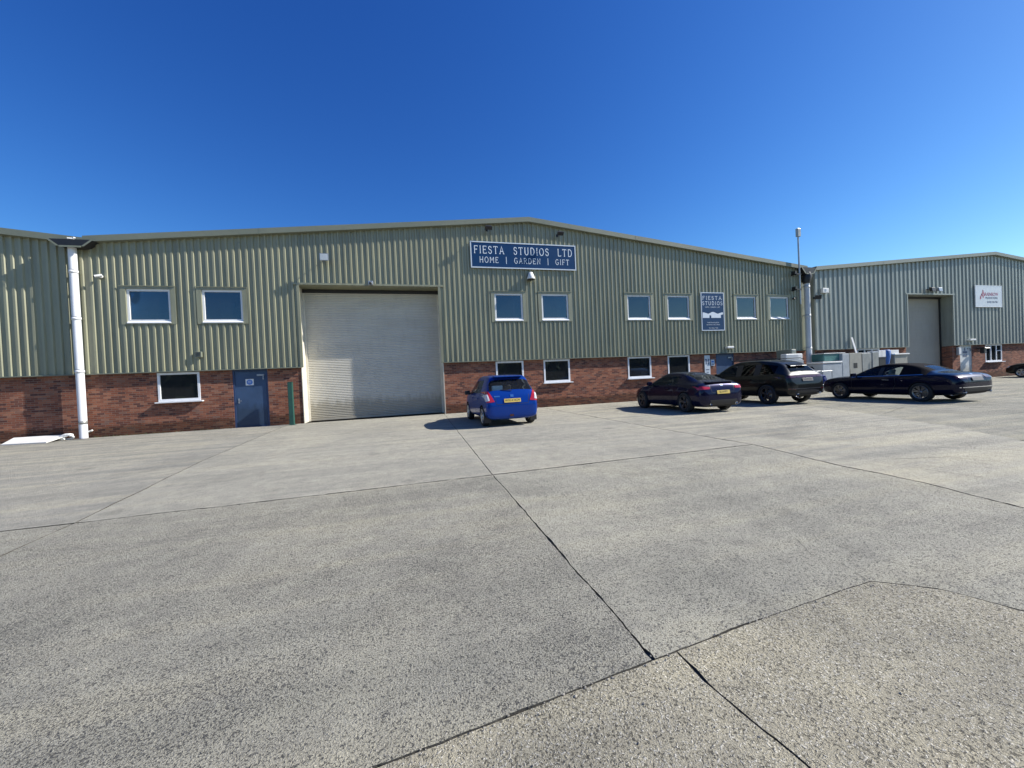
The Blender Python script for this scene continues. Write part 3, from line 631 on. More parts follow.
bx('bracket', (-.04, .04, -.18, 0, .06, .22), M['black'], t)
def cctv(label, x, z, yaw, m='white'):
    t = thing('security_camera', label, 'camera', (x, -.10, z)); b = MB(); b.lathe([(.0, -.03), (.06, -.03), (.06, 0), (0, 0)], 14, 'y'); b.tube([(0, -.02, 0), (0, -.10, .02)], .018, 8); b.build('mount', M[m], t)
    c, s_ = math.cos(yaw), math.sin(yaw); b = MB(); b.tube([(-.11 * c, -.14 - .11 * s_, -.03), (.09 * c, -.14 + .09 * s_, .03)], .048, 14); b.build('housing', M[m], t)
    b = MB(); b.tube([(-.135 * c, -.14 - .135 * s_, -.037), (-.112 * c, -.14 - .112 * s_, -.031)], .036, 12); b.build('lens', M['black'], t); return t
cctv('white security camera near the left downpipe on the ribbed wall', -10.80, 5.98, .35)
cctv('small dark camera beside the antenna mast brackets', 22.3, 5.44, .2, 'black')
t = thing('vent_box', 'small green grey vent box under the second upper window', 'vent', (-7.83, -.105, 2.99)); bx('housing', (-.11, .11, -.10, 0, -.11, .11), M['trim'], t, .01); b = MB(); [b.box(-.08, .08, -.108, -.101, -.07 + k * .045, -.05 + k * .045) for k in range(4)]; b.build('grille', M['black'], t)
def bulkhead(label, x, z, w=.42):
    t = thing('wall_light', label, 'wall light', (x, -.10, z)); bx('base', (-w / 2, w / 2, -.08, 0, -.05, .05), M['white'], t, .01)
    b = MB(); b.prism([(-.20, -.05), (-.08, -.07), (-.08, .07), (-.20, .06)], 0, -w / 2, w / 2); b.build('cover', M['white'], t, .02); return t
bulkhead('white wall light over the right blue door', 17.52, 2.66)
bulkhead('white wall light over the white door of the right warehouse', 38.05, 2.70, .62)
# mast
t = thing('antenna_mast', 'thin grey mast with a box on top at the valley', 'antenna', ap(23.02, 5.15, -.42))
b = MB(); b.tube([(0, 0, 0), (-.02, 0, 4.0)], .045, 10); b.build('pole', M['galv'], t)
bx('antenna_box', (-.11, .11, -.08, .08, 3.93, 4.40), M['steel'], t, .02)
for z in (.85, 1.75): b = MB(); b.box(-.30, .07, -.05, .05, z - .035, z + .035); b.box(-.28, -.22, 0, .35, z - .035, z + .035); b.box(-.38, -.26, -.04, .2, z, z + .17); b.build('bracket', M['black'], t)
t = thing('wall_box', 'pale junction box beside the right downpipe', 'box', ap(24.86, 5.96, -.13)); bx('housing', (-.24, .24, -.16, 0, -.14, .14), M['white'], t, .015); bx('cover', (-.10, .02, -.17, -.161, -.06, .07), M['galv'], t)
floodlight('dark tilted floodlight under the junction box by the right downpipe', 23.95, 5.50, .34, .26, .4, .45, 'black', -.5)
t = thing('floodlight', 'twin floodlight over the narrow roller shutter', 'floodlight', ap(34.5, 6.16, -.15))
bx('bracket', (-.5, .5, -.10, 0, -.03, .03), M['black'], t)
for x in (-.34, .34): b = MB(); b.prism([(-.34, -.16), (-.18, -.12), (-.14, .14), (-.30, .10)], 0, x - .18, x + .18); b.build('lamp_head', M['galv' if x > 0 else 'black'], t, .02)
t = thing('wall_box', 'small white box on the brick between shutter and white door', 'box', (36.95, -.02, 1.95)); bx('housing', (-.15, .15, -.12, 0, -.28, .28), M['greybox'], t, .01); bx('cover', (-.11, .11, -.13, -.121, -.2, .2), M['white'], t)
t = thing('wall_light', 'black wall lantern on the brick between white door and window', 'wall light', (38.98, -.01, 1.95))
bx('bracket', (-.05, .05, -.42, 0, .10, .16), M['black'], t)
b = MB(); b.prism([(-.58, .12), (-.10, .12), (-.16, .19), (-.50, .19)], 0, -.24, .24); b.build('lamp_shade', M['black'], t); bx('lamp_body', (-.10, .10, -.42, -.2, -.22, .11), M['black'], t, .02)
# post
t = thing('protection_post', 'dark green steel post guarding the left side of the wide shutter', 'post', (-4.62, -.34, 0))
bx('post', (-.085, .085, -.085, .085, 0, 1.74), M['postgreen'], t, .012); bx('cap', (-.09, .09, -.09, .09, 1.741, 1.762), M['postgreen'], t, .008); bx('base_plate', (-.14, .14, -.13, .13, 0, .015), M['postgreen'], t)

# ------------------------------------------------------------------ scrapped goods along the wall
t = thing('display_freezer', 'pale grey machine with teal tank and tall right column, leftmost of the scrap', 'appliance', (23.6, -1.05, 0))
bx('base_cabinet', (-1.02, .45, -.45, .45, 0, 1.50), M['greybox'], t, .02); bx('lid', (-1.06, .44, -.48, .46, 1.52, 1.62), M['white'], t, .02)
bx('tank', (-.72, .50, -.30, .42, 1.63, 2.06), M['teal'], t, .04); bx('tank_lid', (-.74, .88, -.34, .45, 2.062, 2.10), M['white'], t, .01); bx('column', (.452, .98, -.46, .45, 0, 2.03), M['greybox'], t, .02)
t = thing('cabinet', 'beige metal cabinet with a square dark opening', 'cabinet', (25.1, -1.08, 0))
bx('body', (-.45, .50, -.4, .4, 0, 2.05), M['beige'], t, .015); bx('opening', (-.14, .14, -.408, -.401, 1.18, 1.47), M['black'], t); bx('door', (-.43, .48, -.412, -.402, .05, 1.1), M['beige'], t)
t = thing('fridge', 'tall grey steel fridge beside the beige cabinet', 'appliance', (26.0, -1.08, 0))
bx('body', (-.36, .42, -.36, .36, 0, 2.04), M['steel'], t, .02); bx('door', (-.34, .40, -.40, -.362, .1, 2.0), M['steel'], t, .01); b = MB(); b.tube([(.3, -.43, .9), (.3, -.43, 1.5)], .015, 8); b.build('handle', M['chrome'], t)
t = thing('cabinet', 'narrow dark grey cabinet right of the steel fridge', 'cabinet', (26.70, -1.12, 0)); bx('body', (-.26, .26, -.36, .36, 0, 2.08), M['greybox'], t, .015); bx('door', (-.24, .24, -.38, -.361, .05, 2.03), M['steel'], t)
t = thing('crate', 'black plastic crate under the small white carton', 'crate', (27.28, -1.18, 0)); bx('body', (-.28, .28, -.3, .3, 0, 1.72), M['black'], t, .02); bx('rim', (-.30, .30, -.32, .32, 1.68, 1.74), M['black'], t)
t = thing('carton', 'small white carton on the black crate', 'box', (27.28, -1.18, 1.745)); bx('body', (-.29, .29, -.3, .3, 0, .40), M['white'], t, .01); bx('tape', (-.03, .03, -.304, -.301, .02, .38), M['whiteboard'], t)
t = thing('tarpaulin_bundle', 'blue tarpaulin bundle hung between white cartons', 'tarpaulin', (27.86, -1.25, 0))
b = MB(); b.lathe([(.0, .9), (.14, .95), (.18, 1.3), (.26, 1.7), (.27, 2.1), (.22, 2.17), (0, 2.18)], 12, 'z'); b.build('cloth', M['tarp'], t); bx('stand', (-.1, .1, -.1, .1, 0, .92), M['galv'], t)
t = thing('carton', 'long flat white carton on the lidded bin', 'box', (28.45, -1.1, 1.925)); bx('body', (-.40, .36, -.3, .3, 0, .22), M['white'], t, .01); bx('tape', (-.36, .34, -.304, -.301, .09, .12), M['whiteboard'], t)
t = thing('storage_bin', 'beige grey bin with overhanging lid, rightmost of the scrap', 'bin', (28.85, -1.08, 0)); bx('body', (-.55, .55, -.4, .4, 0, 1.84), M['beige'], t, .03); bx('lid', (-.62, .66, -.46, .44, 1.845, 1.92), M['white'], t, .015)
b = MB(); b.box(-.07, .07, -.02, .02, -.02, 3.1); o = tag(b.build('plank', M['whiteboard'], None, .004, (27.05, -.75, .02)), 'pale plank leaning on the cladding behind the cabinets', 'plank'); o.rotation_euler = (R(-10.5), R(-5), 0)
t = thing('hand_cart', 'metal hand cart with blue cloth behind the black SUV', 'cart', (21.45, -2.2, 0))
b = MB()
for z in (.41, 1.11): b.tube([(-.35, -.3, z), (.40, -.3, z)], .022, 8); b.tube([(-.35, .3, z), (.40, .3, z)], .022, 8)
for x in (-.35, .40): b.tube([(x, -.3, .1), (x, -.3, 1.11)], .016, 8); b.tube([(x, .3, .1), (x, .3, 1.11)], .016, 8); b.tube([(x, -.3, 1.11), (x, .3, 1.11)], .016, 8)
b.build('frame', M['galv'], t)
for x in (-.32, .36):
    for y in (-.28, .28): w_ = MB(); w_.lathe([(0, -.02), (.1, -.02), (.1, .02), (0, .02)], 14, 'y', (x, y, .1)); w_.build('wheel', M['rubber'], t)
b = MB(); b.lathe([(.0, .42), (.22, .44), (.27, .62), (.22, .86), (.1, .92), (0, .92)], 12, 'z'); b.build('cloth', M['bluecloth'], t)
b = MB(); b.lathe([(.0, 0), (.30, .02), (.33, .5), (.25, 1.25), (.12, 1.48), (0, 1.5)], 12, 'z'); o = b.build('rubbish_sack', M['black'], None, 0, (22.75, -.85, 0)); tag(o, 'full black rubbish sack standing by the brick near the right downpipe', 'sack')
for lab, x, y, dims, m, z0 in (('grey green metal tank stacked against the wall behind the black SUV', 20.78, -.83, (.34, .94, .50), 'trim_far', 1.90), ('white air conditioning unit stacked in front of the grey green tank', 20.26, -1.57, (1.16, .34, .36), 'white', 1.76)):
    t = thing('tank' if 'tank' in lab[:20] else 'air_conditioner', lab, 'tank' if 'tank' in lab[:20] else 'appliance', (x, y, z0)); w, d, h = dims
    bx('body', (-w / 2, w / 2, -d / 2, d / 2, 0, h), M[m], t, .04)
    b = MB()
    if m == 'white':
        for k in range(5): b.box(-w / 2 + .08, w / 2 - .3, -d / 2 - .006, -d / 2 + .002, .06 + k * .06, .08 + k * .06)
        b.build('grille', M['greybox'], t)
    else: b.box(-w / 2 + .1, w / 2 - .1, -d / 2 - .01, -d / 2, .40, .44); b.build('seam', M['greybox'], t)
for lab, x, y, w, d, h in (('grey cabinet under the metal tank behind the black SUV', 20.78, -.83, .42, 1.0, 1.89), ('steel worktable under the air conditioning unit', 20.26, -1.57, 1.2, .38, 1.755)):
    t = thing('cabinet', lab, 'cabinet', (x, y, 0)); bx('body', (-w / 2, w / 2, -d / 2, d / 2, .05, h), M['greybox'], t, .01); bx('plinth', (-w / 2 + .04, w / 2 - .04, -d / 2 + .04, d / 2 - .04, 0, .05), M['black'], t)

# ------------------------------------------------------------------ ground
b = MB(); b.add([(-500, -500, 0), (500, -500, 0), (500, 500, 0), (-500, 500, 0)], [(0, 1, 2, 3)])
asph = concrete('yard_asphalt', (.16, .155, .142), (.055, .055, .06), (.33, .32, .30), .25, 60, .5, .6)
g0 = b.build('ground', asph, None, loc=(0, 0, -.045)); struct(g0)
slabmat = {
 'fore': concrete('slab_grey', (.385, .368, .305), (.070, .070, .072), (.60, .57, .50), .24, 88, 1., .6, rot=.12, bd=.014, stain=.45, lth=.60),
 'pale': concrete('slab_pale', (.358, .342, .285), (.14, .135, .13), (.47, .45, .39), .18, 100, .8, .55, rot=.1, stain=.6),
 'mid': concrete('slab_mid', (.385, .368, .302), (.10, .098, .092), (.56, .53, .46), .20, 86, 1., .50, rot=-.3, stain=.7, bd=.010),
 'coarse': concrete('slab_coarse', (.49, .45, .345), (.10, .094, .078), (.80, .76, .66), .22, 74, 1.0, .35, rot=-.5, stain=.8, bd=.022, big=.45, pale=1., lth=.57),
 'left': concrete('slab_left', (.312, .300, .258), (.12, .118, .118), (.45, .43, .38), .18, 100, .8, 1., rot=.05, stain=.8),
 'far': concrete('slab_far', (.352, .336, .278), (.12, .118, .11), (.47, .45, .39), .18, 92, .8, 1., rot=.4, stain=.8),
 'dark': concrete('slab_dark', (.290, .280, .230), (.10, .098, .092), (.43, .41, .36), .22, 92, .9, 1., rot=.3, stain=.9)}
CRACKS = [
 ([(3.34, -15.93), (3.40, -16.06), (3.47, -16.17), (3.55, -16.23)], .003),
 ([(7.0, -13.9), (7.9, -14.15), (8.0, -14.6)], .010), ([(6.75, -14.3), (6.8, -14.85), (6.85, -15.05)], .007),
 ([(2.05, -15.75), (2.25, -15.62), (2.5, -15.68)], .002), ([(6.3, -6.0), (5.2, -5.2), (3.8, -4.9), (2.3, -5.4)], .010),
 ([(7.2, -8.2), (8.0, -9.8), (8.4, -11.6)], .010), ([(1.34, -16.62), (1.42, -16.66), (1.45, -16.69)], .003), ([(-4.0, -9.2), (-2.2, -8.1), (-.4, -7.9), (1.1, -6.9)], .006),
 ([(-3.9, -13.1), (-3.0, -13.35), (-1.8, -13.3), (-1.0, -13.5)], .004), ([(9.0, -7.4), (12.0, -8.6), (15.5, -8.3)], .012), ([(13, -10.2), (15.4, -9.3), (19, -9.9)], .012),
 ([(1.5, -2.2), (3.2, -3.0), (6.2, -2.6)], .008), ([(2.95, -16.25), (3.05, -16.05), (3.0, -15.8), (3.2, -15.5)], .0025)]
rnd = random.Random(11)
def vnoise(seed):
    r = random.Random(seed); tb = [r.uniform(-1, 1) for _ in range(512)]
    def f(t):
        i = math.floor(t); u = t - i; u = u * u * (3 - 2 * u); return tb[i % 512] * (1 - u) + tb[(i + 1) % 512] * u
    return lambda t: f(t) * .6 + f(t * 3.1 + 7) * .25 + f(t * 9.7 + 3) * .15
class Joint:
    """a joint between slabs through knots (parameter, offset); gap half-width varies along it"""
    def __init__(s, knots, amp, gap, seed, gaps=()): s.k = knots; s.a = amp; s.g = gap; s.n = vnoise(seed); s.n2 = vnoise(seed + 50); s.n3 = vnoise(seed + 90); s.gaps = gaps
    def c(s, t):
        k = s.k
        if t <= k[0][0]: base = k[0][1]
        elif t >= k[-1][0]: base = k[-1][1]
        else:
            for (a, u), (b_, v) in zip(k, k[1:]):
                if a <= t <= b_: base = u + (v - u) * (t - a) / (b_ - a); break
        return base + s.a * s.n(t * 1.3)
    def hw(s, t, side):
        g = s.g
        for (a, b_, w) in s.gaps:
            if a < t < b_: g += w * math.sin(PI * (t - a) / (b_ - a))
        return max(.002, g * (1 + .5 * s.n2(t * 3)) + (.6 * g + .0015) * (s.n3 if side > 0 else s.n)(t * 14 + side * 31) + (.5 * g + .002) * (s.n2 if side > 0 else s.n3)(t * 31 + side * 11))
    def at(s, t, side): return s.c(t) + side * s.hw(t, side)
JA = Joint([(-40, 1.4), (-16.38, 1.17), (-14.5, 1.19), (-11.66, 1.24), (-.6, 1.56), (0, 1.58)], .016, .0058, 1, ((-15.6, -13.6, .005), (-16.42, -16.15, .006)))
JG = Joint([(-40, 1.5), (-17.4, 1.40), (-16.99, 1.37), (-16.81, 1.34), (-16.61, 1.32), (-16.3, 1.33)], .010, .0036, 15, ((-16.62, -16.46, .008),))
JC = Joint([(-40, -3.7), (-13.2, -3.9), (-12.25, -3.94), (-8.26, -4.4), (-2.69, -4.73), (0, -4.8)], .02, .011, 2)
JD = Joint([(-40, 3.9), (-18.6, 4.6), (-17, 5.4), (-15.76, 5.77), (-14.88, 6.0), (-13.7, 6.1), (-12.03, 6.45), (-10.7, 6.36), (0, 6.3)], .03, .010, 3)
JL = Joint([(-60, -12.2), (60, -12.2)], .006, .006, 4)             # y of the long cross joint
JB = Joint([(-60, -12.3), (-3.94, -12.26), (1.14, -12.17), (6.49, -12.04), (60, -11.5)], .014, .015, 5)
JE = Joint([(-60, -17.0), (-3, -16.75), (-.08, -16.53), (1.12, -16.39), (1.85, -16.30), (3.0, -16.2), (3.3, -16.42), (3.42, -16.72), (3.75, -17.3), (5.0, -18.6)], .014, .0028, 6, ((1.55, 2.0, .004), (2.98, 4.2, .006), (.3, .6, .002)))
JR = Joint([(-40, 13.0), (-13.9, 10.4), (-12.15, 11.57), (-9.5, 13.1), (-6, 14.5), (0, 16)], .12, .012, 8)
def frange(a, b_, st):
    n = max(2, int(abs(b_ - a) / st)); return [a + (b_ - a) * k / n for k in range(n + 1)]
def slab(m, left, right, bottom, top, st=.045, name='concrete_yard', dz=0.):
    """left/right: Joint (x of y) or number; bottom/top: Joint (y of x) or number"""
    X = lambda j, y, sd: j.at(y, sd) if isinstance(j, Joint) else j
    def corner(jx, jy, sx, sy):
        x, y = (jx if not isinstance(jx, Joint) else jx.c(-12)), (jy if not isinstance(jy, Joint) else jy.c(0))
        for _ in range(12): y = X(jy, x, sy); x = X(jx, y, sx)
        return x, y
    bl = corner(left, bottom, 1, 1); br = corner(right, bottom, -1, 1); tl = corner(left, top, 1, -1); tr = corner(right, top, -1, -1)
    P = [(x, X(bottom, x, 1)) for x in frange(bl[0], br[0], st)] + [(X(right, y, -1), y) for y in frange(br[1], tr[1], st)][1:]
    P += [(x, X(top, x, -1)) for x in frange(tr[0], tl[0], st)][1:] + [(X(left, y, 1), y) for y in frange(tl[1], bl[1], st)][1:-1]
    n = len(P); b = MB(); b.add([(x, y, dz) for x, y in P] + [(x, y, -.05) for x, y in P], [list(range(n))] + [(i, n + i, n + (i + 1) % n, (i + 1) % n) for i in range(n)]); b.mi = [0] + [1] * n
    o = b.build(name, [slabmat[m], M['dirt']], None, recalc=False); struct(o); return o
slab('left', -60, JC, JB, -.004, .2)
slab('pale', JC, JA, JB, -.004, .06)
slab('pale', JA, JD, JB, -.004, .06)
slab('fore', -30, JC, JE, JB, .2)
slab('fore', JC, JA, JE, JB, dz=.002)
slab('mid', JA, JD, JE, JB)
slab('far', JD, JR, -30, -.004, .08)
slab('dark', JR, 90, -30, -.004, .4, dz=-.006)
slab('coarse', -30, JG, -30, JE, .05, dz=-.003)
# the coarse right slab stops against the crack and the long joint
slab('coarse', JG, 4.0, -30, JE, dz=-.001)
# wedge beyond the crack, right of the rough slab
b = MB(); b.box(-70, 95, -31, -.004, -.046, -.014); struct(b.build('ground_bed', M['dirt'], None))
# hairline cracks wandering over the slabs
def crack(pts, w, seed, dz=.0035):
    nz = vnoise(seed); P = []
    for a, c in zip(pts, pts[1:]):
        n = max(3, int(math.dist(a, c) / .02)); nx, ny = -(c[1] - a[1]), c[0] - a[0]; l = math.hypot(nx, ny) or 1
        for k in range(n): t = k / n; o_ = .022 * nz(t * 9 + a[0] * 5) * math.sin(PI * t) ** .3 + .006 * nz(t * 60); P.append((a[0] + (c[0] - a[0]) * t + nx / l * o_, a[1] + (c[1] - a[1]) * t + ny / l * o_))
    P.append(pts[-1]); V = []
    for i, p in enumerate(P):
        q0, q1 = P[max(0, i - 1)], P[min(len(P) - 1, i + 1)]; t = Vector((q1[0] - q0[0], q1[1] - q0[1])).normalized(); ww = w * (.35 + .65 * abs(nz(i * .21))) * min(1, i * .2 + .2, (len(P) - i) * .2)
        V += [(p[0] - t.y * ww, p[1] + t.x * ww, dz), (p[0] + t.y * ww, p[1] - t.x * ww, dz)]
    b = MB(); b.add(V, [(2 * i, 2 * i + 1, 2 * i + 3, 2 * i + 2) for i in range(len(P) - 1)]); struct(b.build('crack', M['dirt'], None, recalc=False))
for k, (pts, w) in enumerate(CRACKS): crack(pts, w, 200 + k)
# small stones, grit and leaf litter
rs = random.Random(3); b = MB()
def pebble(x, y, s):
    vs = []
    for k in range(6): a = k * PI / 3 + rs.random() * .5; vs.append((x + math.cos(a) * s * rs.uniform(.7, 1.2), y + math.sin(a) * s * rs.uniform(.7, 1.2), .001))
    vs.append((x + rs.uniform(-.2, .2) * s, y, s * rs.uniform(.5, .9))); b.add(vs, [(k, (k + 1) % 6, 6) for k in range(6)])
for _ in range(520):
    x = rs.uniform(-6, 9); y = -17.2 + abs(rs.gauss(0, 4.5)); pebble(x, min(y, -.2), rs.uniform(.003, .009))
for j, t0, t1 in ((JA, -17.3, -1), (JD, -15.8, -8)):
    for _ in range(160): t_ = rs.uniform(t0, t1); pebble(j.c(t_) + rs.gauss(0, .03), t_, rs.uniform(.003, .008))
for _ in range(160): x = rs.uniform(-1, 3.2); pebble(x, JE.c(x) + rs.gauss(0, .03), rs.uniform(.003, .008))
for _ in range(500): x = rs.uniform(-14, 31); pebble(x, -abs(rs.gauss(0, .10)) - .02, rs.uniform(.008, .022)) if not (RX0 < x < RX1) else None
struct(b.build('grit', simple('grit', (.27, .25, .21), .9, var=.3, vs=12)), 'stuff')
# weeds along the foot of the walls
b = MB(); rs = random.Random(9)
for _ in range(420):
    x = rs.choice((rs.uniform(-11.4, -6.9), rs.uniform(-11.4, -9), rs.uniform(1.8, 9), rs.uniform(18, 31))); y = -rs.random() * .06 - .01; h = rs.uniform(.02, .07)
    a = rs.uniform(0, PI); dx, dy = math.cos(a) * .012, math.sin(a) * .012
    b.add([(x - dx, y - dy, 0), (x + dx, y + dy, 0), (x + rs.uniform(-.03, .03), y - rs.random() * .04, h)], [(0, 1, 2)])
struct(b.build('weeds', simple('weeds', (.07, .085, .035), .8, var=.3)), 'stuff')

# tree belt on the far side of the yard, behind the photographer (seen only in reflections)
b = MB(); rs = random.Random(21)
for k in range(6000):
    x = rs.uniform(-130, 420); hmax = 7.5 + 2.5 * math.sin(x * .11) + 1.5 * math.sin(x * .37 + 1); z = rs.uniform(0, 1) ** .8 * hmax; y = -66 + rs.gauss(0, 2.2); s = rs.uniform(.7, 1.7)
    vs = [(x + rs.uniform(-s, s), y + rs.uniform(-s, s), z + rs.uniform(-s, s)) for _ in range(4)]; b.add(vs, [(0, 1, 2), (0, 2, 3), (0, 1, 3), (1, 2, 3)])
b.box(-135, 425, -68, -67, -.02, 6.5)
struct(b.build('tree_belt', simple('tree_belt', (.05, .07, .03), .9, var=.3, vs=.6), None), 'stuff')

# ------------------------------------------------------------------ cars
# local frame: +x forward, +y left, z up, origin on the ground under the middle of the car
def car_body(st, W, mats, matfn, wheels, creases, wr, floor_z):
    """st rows: x, half width, z bottom, z belt, z top, half width of the roof (0: no cabin here)
    rings of 10 points a side; faces get their slot from matfn(station, ring)"""
    bm = bmesh.new(); rings = []
    for (x, w, zb, zs, zt, wt) in st:
        hgt = zs - zb
        L_ = [(0, zb), (w * .80, zb), (w * .955, zb + hgt * .12), (w, zb + hgt * .45), (w * .985, zb + hgt * .80), (w * .945, zs)]
        if wt:
            L_ += [(wt + (w * .945 - wt) * .10, zs + (zt - zs) * .84), (wt * .93, zs + (zt - zs) * .955), (wt * .55, zt - .004), (0, zt)]
        else:
            d = zt - zs
            L_ += [(w * .86, zs + d * .45), (w * .70, zs + d * .75), (w * .40, zs + d * .95), (0, zt)]
        ring = [bm.verts.new((x, y, z)) for y, z in L_] + [bm.verts.new((x, -y, z)) for y, z in L_[-2:0:-1]]
        rings.append(ring)
    n = len(rings[0]); cr = bm.edges.layers.float.new('crease_edge')
    for i in range(len(rings) - 1):
        for k in range(n):
            f = bm.faces.new((rings[i][k], rings[i][(k + 1) % n], rings[i + 1][(k + 1) % n], rings[i + 1][k])); kk = k if k < 9 else n - 1 - k
            f.material_index = matfn(i, kk); f.smooth = True
    for ring in (rings[0], rings[-1]):
        f = bm.faces.new(ring); f.smooth = True
    bmesh.ops.recalc_face_normals(bm, faces=bm.faces)
    for e in bm.edges:
        a, b_ = e.verts
        for i, ring in enumerate(rings):
            pass
    idx = {v: (i, (k if k <= 9 else n - k)) for i, ring in enumerate(rings) for k, v in enumerate(ring)}
    for e in bm.edges:
        (i0, k0), (i1, k1) = idx[e.verts[0]], idx[e.verts[1]]
        if k0 == k1 and k0 in creases: e[cr] = creases[k0]
        if i0 == i1 and i0 in (0, len(rings) - 1): e[cr] = .35
    me = bpy.data.meshes.new('body'); bm.to_mesh(me); bm.free()
    for m in mats: me.materials.append(m)
    o = bpy.data.objects.new('tmp', me); C.objects.link(o)
    sm = o.modifiers.new('s', 'SUBSURF'); sm.levels = 3; sm.render_levels = 3
    cut = MB()
    for (wx, wz, r, side, wy) in wheels:
        y0, y1 = (wy - .30, wy + .3) if side > 0 else (-wy - .3, -wy + .30)
        cut.lathe([(.001, y0), (r, y0), (r, y1), (.001, y1)], 40, 'y', (wx, 0, wz))
    cm = cut.build('cut', M['black']); cm.data.materials.clear()
    for m in mats: cm.data.materials.append(m)
    for p in cm.data.polygons: p.material_index = 2; p.use_smooth = False
    bo = o.modifiers.new('b', 'BOOLEAN'); bo.operation = 'DIFFERENCE'; bo.object = cm; bo.solver = 'EXACT'
    dg = bpy.context.evaluated_depsgraph_get(); ev = o.evaluated_get(dg); me2 = bpy.data.meshes.new_from_object(ev, depsgraph=dg)
    bpy.data.objects.remove(o); bpy.data.objects.remove(cm)
    return me2
def split_slots(me, root, names, mats):
    """one child mesh per (slot -> name); glass islands become separate children"""
    out = {}
    bvh = BVHTree.FromPolygons([v.co for v in me.vertices], [p.vertices for p in me.polygons])
    for slot, nm in names.items():
        bm = bmesh.new(); bm.from_mesh(me)
        bmesh.ops.delete(bm, geom=[f for f in bm.faces if f.material_index != slot], context='FACES')
        if not bm.faces: bm.free(); continue
        groups = [list(bm.faces)]
        if nm in ('window', 'windscreen'):
            seen = set(); groups = []
            for f in bm.faces:
                if f in seen: continue
                stack = [f]; seen.add(f); g = []
                while stack:
                    q = stack.pop(); g.append(q)
                    for e in q.edges:
                        for h in e.link_faces:
                            if h not in seen: seen.add(h); stack.append(h)
                groups.append(g)
        for g in groups:
            vs = {}; V = []; F = []
            for f in g:
                r = []
                for v in f.verts:
                    if v not in vs: vs[v] = len(V); V.append(tuple(v.co))
                    r.append(vs[v])
                F.append(r)
            m = bpy.data.meshes.new(nm); m.from_pydata(V, [], F); m.materials.append(mats[slot])
            m.polygons.foreach_set('use_smooth', [True] * len(F)); m.update()
            ob = bpy.data.objects.new(nm, m); C.objects.link(ob); ob.parent = root; out.setdefault(slot, []).append(ob)
            if nm == 'body':
                ob.data.set_sharp_from_angle(angle=R(38)) if hasattr(ob.data, 'set_sharp_from_angle') else None
        bm.free()
    return out, bvh
def decal(name, root, bvh, quad, axis, m, off=.006, n=8, th=.012, parent=None):
    """a panel of bilinear corners (two coordinates) laid on the body from axis direction"""
    dirs = {'back': (Vector((1, 0, 0)), lambda u, v: Vector((-6, u, v))), 'left': (Vector((0, -1, 0)), lambda u, v: Vector((u, 6, v))), 'right': (Vector((0, 1, 0)), lambda u, v: Vector((u, -6, v))), 'front': (Vector((-1, 0, 0)), lambda u, v: Vector((6, u, v))), 'top': (Vector((0, 0, -1)), lambda u, v: Vector((u, v, 6)))}
    d, og = dirs[axis]; nx = n; ny = n; V = []
    a, b_, c, e = [Vector(q) for q in quad]; last = None
    for j in range(ny + 1):
        for i in range(nx + 1):
            s, t = i / nx, j / ny; p = (a * (1 - s) + b_ * s) * (1 - t) + (e * (1 - s) + c * s) * t
            hit = bvh.ray_cast(og(p.x, p.y), d)
            loc = hit[0] if hit[0] is not None else (last if last is not None else og(p.x, p.y) + d * 4)
            nr = hit[1] if hit[0] is not None else -d
            last = loc; V.append(loc + nr * off - d * .001)
    me = MB(); F = [(j * (nx + 1) + i, j * (nx + 1) + i + 1, (j + 1) * (nx + 1) + i + 1, (j + 1) * (nx + 1) + i) for j in range(ny) for i in range(nx)]
    me.add(V, F, 0, True)
    o = me.build(name, m, parent or root, recalc=False)
    return o
def decal_line(name, root, bvh, pts, axis, m, w=.012, off=.003):
    mb = MB(); dirs = {'left': (Vector((0, -1, 0)), lambda u, v: Vector((u, 6, v))), 'back': (Vector((1, 0, 0)), lambda u, v: Vector((-6, u, v)))}
    d, og = dirs[axis]
    P = []
    for (a, b_) in zip(pts, pts[1:]):
        n = max(2, int(math.dist(a, b_) / .05))
        for k in range(n): P.append((a[0] + (b_[0] - a[0]) * k / n, a[1] + (b_[1] - a[1]) * k / n))
    P.append(pts[-1]); W = []
    for i, p in enumerate(P):
        q0 = P[max(0, i - 1)]; q1 = P[min(len(P) - 1, i + 1)]; t = Vector((q1[0] - q0[0], q1[1] - q0[1])).normalized(); nn = Vector((-t.y, t.x)) * w / 2
        for s in (1, -1):
            u, v = p[0] + nn.x * s, p[1] + nn.y * s; h = bvh.ray_cast(og(u, v), d)
            if h[0] is None: W = W[:len(W) // 2 * 2]; break
            W.append(h[0] + h[1] * off)
    k = len(W) // 2
    if k > 1: mb.add(W[:2 * k], [(2 * i, 2 * i + 1, 2 * i + 3, 2 * i + 2) for i in range(k - 1)], 0, True); return mb.build(name, m, root, recalc=False)
